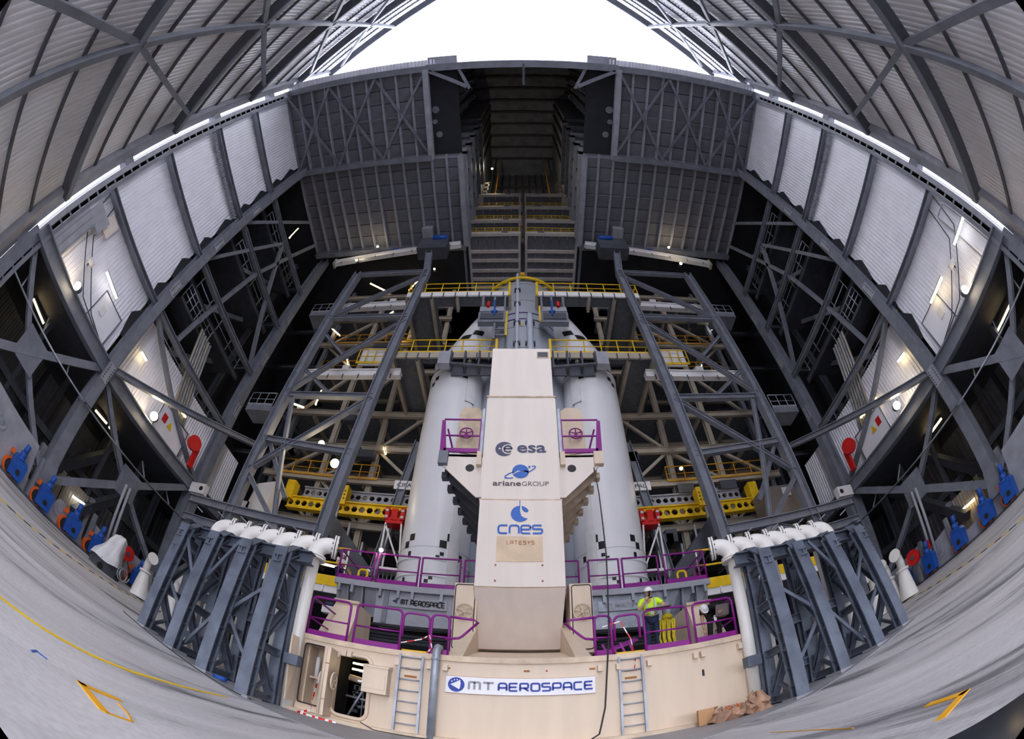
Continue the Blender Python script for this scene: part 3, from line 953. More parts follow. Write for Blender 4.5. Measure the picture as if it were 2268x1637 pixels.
# smaller sign on the left skirt and a bare metal one on the right skirt
sg = root('company_sign', (-3.5, 14.45, 4.5), 'small grey MT AEROSPACE plate on the left upper skirt', 'sign')
ob('board', MB().bx(-4.5, -2.5, 14.42, 14.45, 4.42, 4.80), 'steel_light', sg)
rm = MB(); poly2(rm, [(-.1, 0), (.08, .09), (.08, -.09)], (-4.3, 14.415, 4.62)); ob('arrow_mark', rm, 'navy', sg)
lettering('letters', 'mT AEROSPACE', (-4.08, 14.416, 4.53), 1.5, .17, 'black', sg, .2, .3)
sg = root('company_sign', (3.5, 14.45, 4.5), 'unpainted metal plate with faint raised letters on the right skirt', 'sign')
ob('board', MB().bx(2.5, 4.4, 14.42, 14.45, 4.42, 4.80), 'galv', sg)
lettering('letters', 'mT AEROSPACE', (2.75, 14.416, 4.53), 1.4, .15, 'steel_light', sg, .2, .3)

# ------------------------------------------------------------------ mast with the logos
ms = root('umbilical_mast', (-.1, 13, 3), 'tall cream box mast bearing the space agency logos', 'mast')
ob('upper_section', MB().bx(-1.32, 1.10, 12.0, 15.0, 12.03, 14.85), 'mast_white', ms)
ob('middle_section', MB().bx(-1.35, 1.13, 11.98, 15.0, 7.53, 11.98), 'mast_white', ms)
ob('lower_section', MB().hexa([(-1.37, 11.9, 4.57), (1.17, 11.9, 4.57), (1.17, 15, 4.57), (-1.37, 15, 4.57)], [(-1.37, 11.9, 7.46), (1.17, 11.9, 7.46), (1.17, 15, 7.46), (-1.37, 15, 7.46)]), 'mast_white', ms)
ob('chamfer_section', MB().hexa([(-1.31, 13.3, 2.94), (1.10, 13.3, 2.94), (1.10, 15, 2.94), (-1.31, 15, 2.94)], [(-1.37, 11.92, 4.53), (1.17, 11.92, 4.53), (1.17, 15, 4.53), (-1.37, 15, 4.53)]), 'mast_white', ms)
for z, d in ((12.0, .03), (7.5, .06), (4.55, .02)):
    ob('joint', MB().bx(-1.4, 1.19, 11.94, 15, z - d / 2 - .01, z + d / 2 + .01), 'cream_dirty', ms)
for s_, x in ((-1, -1.36), (1, 1.14)):
    ob('corner_strip', MB().bx(x - .02, x + .02, 11.95, 12.0, 7.6, 11.9), 'mast_white', ms)
vt = ob('vent', MB().bx(.52, 1.02, 11.97, 12.0, 14.25, 14.62), 'cream_dirty', ms)
ob('vent_mesh', MB().bx(.56, .98, 11.955, 11.97, 14.29, 14.58), 'steel_dark', vt)
LY = 11.97
# esa
cres = arc(-.675, 9.54, .30, .30, 30, 320, 40)
inner = arc(-.60, 9.53, .24, .22, 300, 60, 24)
bite = [(-.675 + .30 * math.cos(R(a)), 9.54 + .30 * math.sin(R(a))) for a in range(40, 326, 6)]
bite += [(-.55 + .205 * math.cos(R(a)), 9.54 + .215 * math.sin(R(a))) for a in range(300, 58, -8)]
lg = MB(); poly2(lg, bite, (0, LY, 0)); ob('agency_crescent', lg, 'logo_dark', ms)
lg = MB(); ribbon(lg, [(-.68, 9.55), (-.42, 9.55)] + arc(-.55, 9.54, .13, .13, 5, 320, 20), .06, (0, LY, 0), (1, 0, 0), (0, 0, 1)); ob('agency_e', lg, 'logo_dark', ms)
lg = MB(); lg.disc((-.83, LY - .004, 9.55), .035, (0, -1, 0), .006, 12); ob('agency_dot', lg, 'mast_white', ms)
text_mesh('letters_esa', 'esa', (-.24, LY - .004, 9.38), .33, 'logo_dark', ms, .98, .022)
# planet with ring
pts = arc(-.12, 8.62, .27, .27, 200, -10, 26) + [(-.02, 8.62), (-.2, 8.66)]
lg = MB(); poly2(lg, pts, (0, LY, 0)); ob('planet_upper', lg, 'logo_blue', ms)
pts = arc(-.12, 8.60, .27, .25, 5, -150, 22) + [(-.36, 8.50), (-.2, 8.60), (.04, 8.66)]
lg = MB(); poly2(lg, pts, (0, LY, 0)); ob('planet_lower', lg, 'logo_blue', ms)
ring = [(-.34, 8.60), (-.5, 8.52), (-.62, 8.42), (-.62, 8.36), (-.5, 8.345), (-.36, 8.36)]
lg = MB(); ribbon(lg, ring, .035, (0, LY, 0), (1, 0, 0), (0, 0, 1)); ob('planet_ring', lg, 'logo_blue', ms)
ring = [(.1, 8.56), (.22, 8.64), (.34, 8.74), (.375, 8.80), (.34, 8.83), (.25, 8.82)]
lg = MB(); ribbon(lg, ring, .035, (0, LY, 0), (1, 0, 0), (0, 0, 1)); ob('planet_ring', lg, 'logo_blue', ms)
lg = MB(); lg.disc((.17, LY, 8.80), .04, (0, -1, 0), .006, 12); ob('planet_moon', lg, 'logo_blue', ms)
text_mesh('letters_ariane', 'ariane', (-1.0, LY - .004, 8.05), .19, 'logo_text', ms, .90, .018)
text_mesh('letters_group', 'GROUP', (-.07, LY - .004, 8.05), .17, 'logo_text', ms, .86, -.006)
# cnes
LY2 = 11.89
pts = [(-.12 + .28 * math.cos(R(a)), 6.98 + .28 * math.sin(R(a))) for a in range(92, 332, 8)] + [(.02, 6.83), (-.08, 6.90), (-.12, 7.05), (-.125, 7.26)]
lg = MB(); poly2(lg, pts, (0, LY2, 0)); ob('swoosh_lower', lg, 'logo_blue', ms)
pts = [(-.08, 7.25)] + [(-.12 + .28 * math.cos(R(a)), 6.98 + .28 * math.sin(R(a))) for a in range(78, 18, -8)] + [(.10, 7.03), (.0, 7.06), (-.06, 7.14)]
lg = MB(); poly2(lg, pts, (0, LY2, 0)); ob('swoosh_upper', lg, 'logo_blue', ms)
lg = MB(); ribbon(lg, [(-.13, 7.2), (-.13, 7.46)], .025, (0, LY2, 0), (1, 0, 0), (0, 0, 1)); ob('swoosh_stem', lg, 'logo_blue', ms)
lettering('letters_cnes', 'cnes', (-.76, LY2 - .004, 6.30), 1.30, .27, 'logo_blue', ms, .13, .22)
ob('worn_patch', MB().bx(-.80, .55, 11.885, 11.9, 5.36, 6.20), 'patch', ms)
lettering('letters_worn', 'LATESYS', (-.5, 11.88, 5.93), .8, .11, 'rust', ms, .1, .5)
for x in (-.8, .53):
    for z in (4.75, 5.25):
        ob('bolt', MB().disc((x, 11.9, z), .03, (0, -1, 0), .02, 8), 'rust', ms)
# side wings
for s in (-1, 1):
    cx = -.11
    X = lambda d: cx + s * d
    def Q(*p): return [(X(a), b, c) for a, b, c in p]
    ob('wing_plate', MB().prism(Q((1.25, 12.3, 9.5), (2.72, 12.3, 9.5), (2.70, 12.3, 9.05), (1.45, 12.3, 7.80), (1.25, 12.3, 7.80)), (0, .06, 0)), 'mast_white', ms)
    ob('wing_hole', MB().disc((X(1.72), 12.3, 8.95), .15, (0, -1, 0), .012, 18), 'rubber', ms)
    ob('wing_deck', MB().hexa(Q((1.2, 12.3, 9.42), (2.72, 12.3, 9.42), (2.1, 18.2, 9.42), (1.2, 18.2, 9.42)), Q((1.2, 12.3, 9.52), (2.72, 12.3, 9.52), (2.1, 18.2, 9.52), (1.2, 18.2, 9.52))), 'cream_dirty' if s > 0 else 'steel_dark', ms)  # lit right and shaded left undersides put into the colour, ribs too
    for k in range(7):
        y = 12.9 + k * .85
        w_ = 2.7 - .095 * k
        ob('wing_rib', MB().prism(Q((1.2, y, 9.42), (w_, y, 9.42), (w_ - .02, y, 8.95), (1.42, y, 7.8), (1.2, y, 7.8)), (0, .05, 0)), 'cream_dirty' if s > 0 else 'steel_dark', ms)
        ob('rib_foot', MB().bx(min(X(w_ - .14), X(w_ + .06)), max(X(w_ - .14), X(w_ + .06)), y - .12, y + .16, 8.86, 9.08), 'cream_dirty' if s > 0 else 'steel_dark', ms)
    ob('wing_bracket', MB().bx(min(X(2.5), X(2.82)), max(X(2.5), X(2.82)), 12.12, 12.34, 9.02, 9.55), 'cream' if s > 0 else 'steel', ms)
    ob('wing_bracket', MB().bx(min(X(1.33), X(1.5)), max(X(1.33), X(1.5)), 12.12, 12.3, 9.0, 9.55), 'cream', ms)
    ob('hinge_post', MB().bar((X(1.38), 12.25, 9.55), (X(1.38), 12.25, 11.6), .1, .1), 'galv', ms)
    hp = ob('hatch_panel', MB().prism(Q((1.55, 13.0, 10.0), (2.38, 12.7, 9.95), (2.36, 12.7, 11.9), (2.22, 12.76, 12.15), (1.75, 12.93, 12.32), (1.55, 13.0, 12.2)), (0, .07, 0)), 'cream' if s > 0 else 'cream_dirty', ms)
    wheel('hand_wheel', (X(2.02), 12.62, 10.75), .24, (0, -1, 0), 'purple', hp, .028, 5)
    rl = root('guard_rail', (X(2.1), 12.3, 9.55), 'purple guard rail on the %s wing of the mast' % SIDE[s], 'railing')
    ob('post', MB().hexa(Q((2.60, 12.2, 9.55), (2.82, 12.2, 9.55), (2.82, 12.3, 9.55), (2.60, 12.3, 9.55)), Q((2.78, 12.2, 11.0), (2.9, 12.2, 11.0), (2.9, 12.3, 11.0), (2.78, 12.3, 11.0))), 'purple', rl)
    ob('post', MB().bar((X(1.45), 12.25, 9.6), (X(1.45), 12.25, 11.1), .06), 'purple', rl)
    ob('brace', MB().bar((X(2.35), 12.3, 9.6), (X(2.72), 12.6, 10.9), .05), 'purple', rl)
    for z in (10.32, 11.08):
        ob('rail', MB().bar((X(1.45), 12.25, z), (X(2.82), 12.25, z), .05), 'purple', rl)
    ob('toe_board', MB().bx(min(X(1.5), X(2.7)), max(X(1.5), X(2.7)), 12.2, 12.26, 9.56, 9.72), 'purple', rl)

# ------------------------------------------------------------------ purple guard rails


def rail_seg(label, x0, x1, y0, y1, z0, z1, r=.03, toe=True, rnd=.12, mid=True, mt_='purple', cat='railing', group=None, below=0.0, mids=(.48,), posts=()):
    """guard rail between (x0,y0) and (x1,y1): bent top tube with two posts, mid rail, toe board"""
    rl = root('guard_rail', ((x0 + x1) / 2, (y0 + y1) / 2, z0), label, cat, group)
    A, B = Vector((x0, y0, 0)), Vector((x1, y1, 0))
    d = (B - A).normalized()
    Z = lambda p, z: (p.x, p.y, z)
    path = [Z(A, z0 - below)]
    for i in range(5):
        t = R(90 * i / 4)
        path.append(Z(A + d * (rnd * (1 - math.cos(t))), z1 - rnd + rnd * math.sin(t)))
    for i in range(5):
        t = R(90 - 90 * i / 4)
        path.append(Z(B - d * (rnd * (1 - math.cos(t))), z1 - rnd + rnd * math.sin(t)))
    path.append(Z(B, z0 - below))
    ob('hand_rail', MB().tube(path, r, 8), mt_, rl)
    if mid:
        for f in mids:
            z = z0 + (z1 - z0) * f
            ob('mid_rail', MB().rod(Z(A, z), Z(B, z), r * .75, 6), mt_, rl)
    for t in posts:
        p = A + (B - A) * t
        ob('post', MB().rod(Z(p, z0), Z(p, z1), r * .9, 6), mt_, rl)
    if toe:
        ob('toe_board', MB().bar(Z(A, z0 + .09), Z(B, z0 + .09), .025, .2), mt_, rl)
    return rl


LR = 'purple guard rail on the lower deck, '
rail_seg(LR + 'leftmost beside the white pipe', -4.95, -3.92, 9.62, 9.62, 2.0, 3.05)
rail_seg(LR + 'second from the left over the open hatch', -3.76, -2.68, 9.62, 9.62, 2.0, 3.05, below=.25)
rail_seg(LR + 'small gate frame above the left ladder', -2.64, -2.06, 9.6, 9.72, 2.40, 3.0, toe=False, mid=False, rnd=.14)
rail_seg(LR + 'short piece right of the left ladder', -2.0, -1.62, 9.62, 9.7, 2.0, 3.02, below=.3)
rl = root('guard_rail', (-1.3, 9.7, 2.5), LR + 'slanting end piece left of the mast foot', 'railing')
ob('hand_rail', MB().tube([(-1.62, 9.66, 3.0), (-1.1, 9.75, 2.98), (-1.0, 9.75, 2.92), (-1.33, 9.7, 2.55), (-1.40, 9.7, 2.5), (-1.68, 9.66, 2.45)], .03, 8), 'purple', rl)
rail_seg(LR + 'leftmost side piece running to the rear', -4.97, -4.97, 9.7, 12.5, 2.0, 3.05)
rail_seg(LR + 'short piece left of the right ladder', 1.52, 1.90, 9.62, 9.68, 2.0, 3.02, below=.3)
rl = root('guard_rail', (1.2, 9.7, 2.5), LR + 'slanting end piece right of the mast foot', 'railing')
ob('hand_rail', MB().tube([(1.55, 9.66, 3.0), (.98, 9.75, 2.98), (.88, 9.75, 2.92), (1.25, 9.7, 2.55), (1.32, 9.7, 2.5), (1.6, 9.66, 2.45)], .03, 8), 'purple', rl)
rail_seg(LR + 'small gate frame above the right ladder', 1.98, 2.52, 9.72, 9.6, 2.40, 3.0, toe=False, mid=False, rnd=.14)
rail_seg(LR + 'in front of the worker in yellow', 2.64, 3.68, 9.62, 9.62, 2.0, 3.05, below=.25)
rail_seg(LR + 'rightmost in front of the bending worker', 3.84, 4.88, 9.62, 9.62, 2.0, 3.07, below=.25)
rail_seg(LR + 'rightmost side piece running to the rear', 4.93, 4.93, 9.7, 12.5, 2.0, 3.05)
gp = root('stowed_rail', (2.0, 10.1, 2.05), 'stowed purple rails lying behind the right ladder gate', 'railing')
for k in range(4):
    ob('rail', MB().bar((1.6 + .05 * k, 10.0 + .1 * k, 2.1 + .05 * k), (2.6, 10.1 + .1 * k, 2.45 + .03 * k), .05), 'purple', gp)
    ob('post', MB().bar((1.9 + .2 * k, 10.05, 2.05), (1.75 + .2 * k, 10.05, 2.4), .05), 'purple', gp)
UR = 'purple guard rail on the upper deck, '
Z0, Z1 = 5.22, 6.40
ur = [(-6.6, -5.25, 'far left corner beside the small yellow ladder'), (-5.1, -3.62, 'second from the left beside the lit lamp'), (-3.5, -2.15, 'third from the left before the left booster'),
      (-2.0, -1.45, 'tucked behind the left side of the mast'), (1.35, 1.9, 'tucked behind the right side of the mast'), (2.25, 3.32, 'before the right booster'), (3.45, 4.75, 'at the outer side of the right booster'), (5.0, 6.58, 'far right corner piece')]
for x0, x1, t in ur:
    rail_seg(UR + t, x0, x1, 14.42, 14.42, Z0, Z1, r=.035, rnd=.03, toe=True, below=.1)
rail_seg(UR + 'far left side piece', -6.62, -6.62, 14.5, 16.4, Z0, Z1, r=.035, rnd=.03)
rail_seg(UR + 'far right side piece', 6.62, 6.62, 14.5, 16.4, Z0, Z1, r=.035, rnd=.03, posts=(.3, .6))
for s in (-1, 1):
    rail_seg('yellow hooped ladder top beside the %s end of the upper deck' % SIDE[s], s * 6.25, s * 5.9, 15.6, 15.6, Z0, 6.1, r=.05, toe=False, mt_='yellow', mids=(.3, .6))

# ------------------------------------------------------------------ ladders, drain pipe, junction box, cables
for s, x, side in ((-1, -2.33, 'left'), (1, 2.22, 'right')):
    ld = root('ladder', (x, 9.4, .1), 'galvanised steel ladder leaning on the table front, %s one' % side, 'ladder')
    for e in (-.25, .25):
        ob('stile', MB().bar((x + e, 9.38, .12), (x + e * .98, 9.44, 1.95), .05, .07), 'galv', ld)
    for k in range(7):
        z = .3 + k * .265
        ob('rung', MB().rod((x - .25, 9.385 + .0328 * z, z), (x + .25, 9.385 + .0328 * z, z), .02, 6), 'galv', ld)
    for z in (1.42, 1.6):
        ob('notice_strip', MB().bx(x - .13, x + .13, 9.485, 9.5, z, z + .05), 'rust', ld)
dp_ = root('drain_pipe', (-1.8, 9.25, .02), 'upright galvanised drain pipe between left ladder and sign', 'pipe')
ob('pipe', MB().tube([(-1.78, 9.25, 0.03), (-1.78, 9.25, 1.95), (-1.78, 9.28, 2.08), (-1.78, 9.38, 2.18), (-1.78, 9.6, 2.2)], .085, 14), 'galv', dp_)
ob('collar', MB().rod((-1.78, 9.25, 1.86), (-1.78, 9.25, 1.92), .1, 14), 'galv', dp_)
jb = root('junction_box', (-3.0, 9.3, .85), 'cream junction box mounted right of the open hatch', 'box')
ob('case', MB().bx(-3.28, -2.74, 9.2, 9.5, .9, 1.52), 'cream', jb)
ob('lid', MB().bx(-3.26, -2.78, 9.185, 9.2, 1.0, 1.36), 'cream', jb)
ob('hood', MB().hexa([(-3.3, 9.17, 1.50), (-2.72, 9.17, 1.50), (-2.72, 9.5, 1.50), (-3.3, 9.5, 1.50)], [(-3.3, 9.17, 1.54), (-2.72, 9.17, 1.54), (-2.72, 9.5, 1.60), (-3.3, 9.5, 1.60)]), 'cream', jb)
for z in (1.10, 1.33):
    ob('latch', MB().bx(-3.36, -3.26, 9.18, 9.22, z, z + .04), 'white', jb)
cbl = MB().tube([(2.35, 12.2, 8.9), (2.3, 11.6, 7.5), (2.12, 10.6, 5.0), (1.8, 9.45, 2.6), (1.68, 9.3, 1.6), (1.6, 9.22, .8), (1.45, 9.1, .2), (1.2, 9.0, .05), (.6, 8.6, .04)], .018, 6)
ob('hanging_cable', cbl, 'rubber', None, 'long black cable hanging from the right mast wing', 'cable')
ob('loose_cable', MB().tube([(-3.2, 9.15, .16), (-2.9, 9.12, .04), (-2.2, 9.05, .035), (-1.2, 8.95, .035), (-.4, 8.8, .035)], .012, 6), 'rubber', None, 'thin black cable along the foot of the table', 'cable')
ob('loose_cable', MB().tube([(x, y, fz(x) + .02) for x, y in ((-8.9, 7.5), (-8.0, 7.45), (-7.0, 7.5), (-6.0, 7.42), (-5.3, 7.5), (-4.9, 7.7))], .012, 6), 'rubber', None, 'thin black cable below the left steel supports', 'cable')
bt = root('barrier_tape', (-4.2, 9.0, .1), 'red and white barrier tape fallen below the open hatch', 'tape')
path = [(-4.3, 9.3, .95), (-4.32, 9.2, .5), (-4.3, 9.1, .15), (-4.5, 8.9, .03), (-4.2, 8.85, .03), (-3.9, 8.8, .03), (-3.6, 8.85, .03)]
for i, (a, b_) in enumerate(zip(path, path[1:])):
    A, B = Vector(a), Vector(b_)
    for k in range(4):
        ob('tape_piece', MB().bar(A + (B - A) * k / 4, A + (B - A) * (k + 1) / 4, .006, .05), 'red' if (i + k) % 2 else 'tape_white', bt)
bt = root('barrier_tape', (-1.9, 9.7, 2.2), 'red and white barrier tape knotted on the rail by the left ladder', 'tape')
path = [(-2.7, 9.7, 2.25), (-2.2, 9.68, 2.4), (-2.02, 9.6, 2.5), (-1.95, 9.58, 2.2), (-2.05, 9.58, 2.05)]
for i, (a, b_) in enumerate(zip(path, path[1:])):
    A, B = Vector(a), Vector(b_)
    for k in range(3):
        ob('tape_piece', MB().bar(A + (B - A) * k / 3, A + (B - A) * (k + 1) / 3, .006, .028), 'red' if (i + k) % 2 else 'tape_white', bt)
bt = root('barrier_tape', (2.3, 9.6, 2.2), 'red and white barrier tape on the right ladder gate', 'tape')
path = [(1.7, 9.66, 2.75), (2.1, 9.64, 2.85), (2.3, 9.6, 2.4), (2.35, 9.5, 1.9), (2.3, 9.45, 1.65)]
for i, (a, b_) in enumerate(zip(path, path[1:])):
    A, B = Vector(a), Vector(b_)
    for k in range(3):
        ob('tape_piece', MB().bar(A + (B - A) * k / 3, A + (B - A) * (k + 1) / 3, .006, .028), 'red' if (i + k) % 2 else 'tape_white', bt)
st = root('lifting_straps', (3.35, 10.2, 2.0), 'bundle of yellow lifting straps hanging behind the worker', 'strap')
ob('post', MB().bar((3.38, 10.25, 2.0), (3.36, 10.25, 3.2), .09), 'steel', st)
for k in range(7):
    x = 3.18 + .06 * k
    ob('strap', MB().tube([(3.35, 10.15, 3.0), (x, 10.1, 2.85), (x - .06 + .03 * (k % 2), 10.08, 2.4), (x + .02, 10.1, 2.05)], .028, 6), 'strap_yellow', st)
ob('knot', MB().tube([(3.25, 10.1, 2.93), (3.35, 10.05, 2.98), (3.46, 10.1, 2.92)], .07, 8), 'strap_yellow', st)

# ------------------------------------------------------------------ boosters and core
def patch(mb, cx, cy, r, a0, a1, z0, z1, n=5):
    vs = []
    for z in (z0, z1):
        for i in range(n + 1):
            a = R(a0 + (a1 - a0) * i / n)
            vs.append((cx + r * math.cos(a), cy + r * math.sin(a), z))
    mb.add(vs, [(i, i + 1, n + 2 + i, n + 1 + i) for i in range(n)], True)


for s in (-1, 1):
    cx, cy, r = s * 4.15, 19.6, 1.7
    bo = root('rocket_booster', (cx, cy, 5.25), 'white solid booster with black tracking squares, %s of the mast' % SIDE[s], 'rocket booster')
    ob('casing', MB().lathe([(1.70, 5.25), (1.70, 20.05), (1.66, 20.3), (1.5, 20.42), (0, 20.45)], (cx, cy, 0), 64), 'rocket_white', bo)
    ob('base_ring', MB().lathe([(1.70, 6.95), (1.76, 6.97), (1.76, 7.05), (1.70, 7.07)], (cx, cy, 0), 64), 'rocket_white', bo)
    ob('base_ring', MB().lathe([(1.70, 7.75), (1.74, 7.77), (1.74, 7.90), (1.70, 7.92)], (cx, cy, 0), 64), 'rocket_white', bo)
    rv = MB()
    for k in range(90):
        a = 2 * math.pi * k / 90
        rv.bx(cx + 1.75 * math.cos(a) - .018, cx + 1.75 * math.cos(a) + .018, cy + 1.75 * math.sin(a) - .018, cy + 1.75 * math.sin(a) + .018, 7.80, 7.86)
    ob('rivets', rv, 'reflective', bo, kind='stuff')
    ob('seam', MB().lathe([(1.702, 8.42), (1.712, 8.43), (1.702, 8.44)], (cx, cy, 0), 64), 'steel_light', bo)
    ob('top_rim', MB().lathe([(1.71, 20.0), (1.75, 20.06), (1.74, 20.2), (1.6, 20.36)], (cx, cy, 0), 64), 'white', bo)
    # cable raceway facing the mast
    ra = -90 - s * 38
    for (z0, z1, w_, rr) in ((5.3, 9.6, 8, 1.80), (9.6, 17.5, 6, 1.77), (17.5, 19.8, 9, 1.82)):
        mb = MB()
        patch(mb, cx, cy, rr, ra - w_, ra + w_, z0, z1)
        for e in (-w_, w_):
            a = R(ra + e)
            mb.add([(cx + 1.69 * math.cos(a), cy + 1.69 * math.sin(a), z0), (cx + rr * math.cos(a), cy + rr * math.sin(a), z0), (cx + rr * math.cos(a), cy + rr * math.sin(a), z1), (cx + 1.69 * math.cos(a), cy + 1.69 * math.sin(a), z1)], [(0, 1, 2, 3)])
        ob('raceway', mb, 'white', bo)
    pk = []
    m1 = lambda a: a if s < 0 else -180 - a
    q = [(-63, -52, 8.80, 9.20), (-74, -63, 8.42, 8.80), (-72, -66, 8.02, 8.2), (-78, -72, 7.84, 8.02), (-85, -79, 6.80, 6.98), (-91, -85, 6.62, 6.80), (-125, -115, 8.75, 9.1), (-134, -125, 8.4, 8.75), (-124, -118, 7.95, 8.2), (-129, -124, 6.7, 6.9), (-124, -119, 6.5, 6.7),
         (-71, -61, 19.35, 19.68), (-61, -52, 19.02, 19.35), (-133, -123, 19.35, 19.68), (-143, -133, 19.02, 19.35), (-40, -34, 8.0, 8.3), (-46, -40, 7.75, 8.0)]
    for a0, a1, z0, z1 in q:
        mb = MB()
        patch(mb, cx, cy, 1.712, min(m1(a0), m1(a1)), max(m1(a0), m1(a1)), z0, z1)
        ob('tracking_square', mb, 'black', bo)
    # nose cone, upright on the inner side
    pr = [(1.64, 20.5), (1.62, 21.2), (1.5, 22.8), (1.3, 24.5), (1.05, 26.0), (.7, 27.5), (.3, 28.8), (0, 29.2)]
    sf_ = dict(zip([p[1] for p in pr], (0, 0, .45, .95, 1.3, 1.6, 1.9, 2.0)))
    mb = MB()
    n = 48
    vs, fs = [], []
    for rr, z in pr:
        c_ = cx - s * sf_[z]
        for j in range(n):
            a = 2 * math.pi * j / n
            vs.append((c_ + rr * math.cos(a), cy + rr * math.sin(a), z))
    for i in range(len(pr) - 1):
        for j in range(n):
            fs.append((i * n + j, i * n + (j + 1) % n, (i + 1) * n + (j + 1) % n, (i + 1) * n + j))
    mb.add(vs, fs, True)
    ob('nose_cone', mb, 'rocket_white', bo)
    def conept(a, z, e=.015):
        for (r0, z0), (r1, z1) in zip(pr, pr[1:]):
            if z0 <= z <= z1:
                f_ = (z - z0) / (z1 - z0)
                rr = r0 + (r1 - r0) * f_
                c_ = cx - s * (sf_[z0] + (sf_[z1] - sf_[z0]) * f_)
        return (c_ + (rr + e) * math.cos(R(a)), cy + (rr + e) * math.sin(R(a)), z)
    for (a0, a1, z0, z1) in ((-90, -62, 23.75, 24.3), (-118, -90, 23.2, 23.75)):
        if s > 0:
            a0, a1 = -180 - a1, -180 - a0
        mb = MB()
        k = 6
        mb.add([conept(a0 + (a1 - a0) * i / k, z) for z in (z0, z1) for i in range(k + 1)], [(i, i + 1, k + 2 + i, k + 1 + i) for i in range(k)], True)
        ob('tracking_square', mb, 'black', bo)

co = root('rocket_core', (0, 20.5, 5.25), 'pale grey central rocket stage standing behind the mast', 'rocket')
ob('tank', MB().lathe([(2.7, 5.25), (2.7, 30.1), (0, 30.2)], (0, 20.5, 0), 80), 'core_grey', co)
for z in (21.9, 24.1, 27.3, 29.6):
    ob('seam', MB().lathe([(2.705, z), (2.718, z + .02), (2.705, z + .04)], (0, 20.5, 0), 80), 'steel_dark', co)
for z in (24.92, 25.66):
    ob('purple_band', MB().lathe([(2.703, z), (2.712, z + .02), (2.712, z + .12), (2.703, z + .14)], (0, 20.5, 0), 80), 'purple_band', co)
for (a, rr, z1) in ((-98.5, .13, 31), (-81, .22, 25.4)):
    x, y = 2.85 * math.cos(R(a)), 20.5 + 2.85 * math.sin(R(a))
    ob('feed_line', MB().tube([(x, y, 15), (x, y, z1 - .3), (x * .98, y + .1, z1)], rr, 12), 'core_grey', co)
    for z in (20.4, 22.1, 24.3, 26.6, 28.4):
        if z < z1:
            ob('clamp', MB().bx(x - rr - .1, x + rr + .1, y - .12, y + .2, z, z + .2), 'steel_dark', co)
ob('warning_label', MB().bx(-.28, -.05, 17.77, 17.8, 24.25, 24.42), 'yellow', co)
# yellow collar of the platform around the core
cl = root('platform_collar', (0, 20.5, 29.9), 'yellow ring edge of the platform opening round the core', 'platform edge')
ob('ring', MB().tube([(2.95 * math.cos(R(a)), 20.5 + 2.95 * math.sin(R(a)), 30.1) for a in range(-172, -7, 5)], .12, 8), 'yellow', cl)
ob('gap_cover', MB().bx(-.22, .12, 17.3, 17.6, 30.1, 30.5), 'yellow_dark', cl)

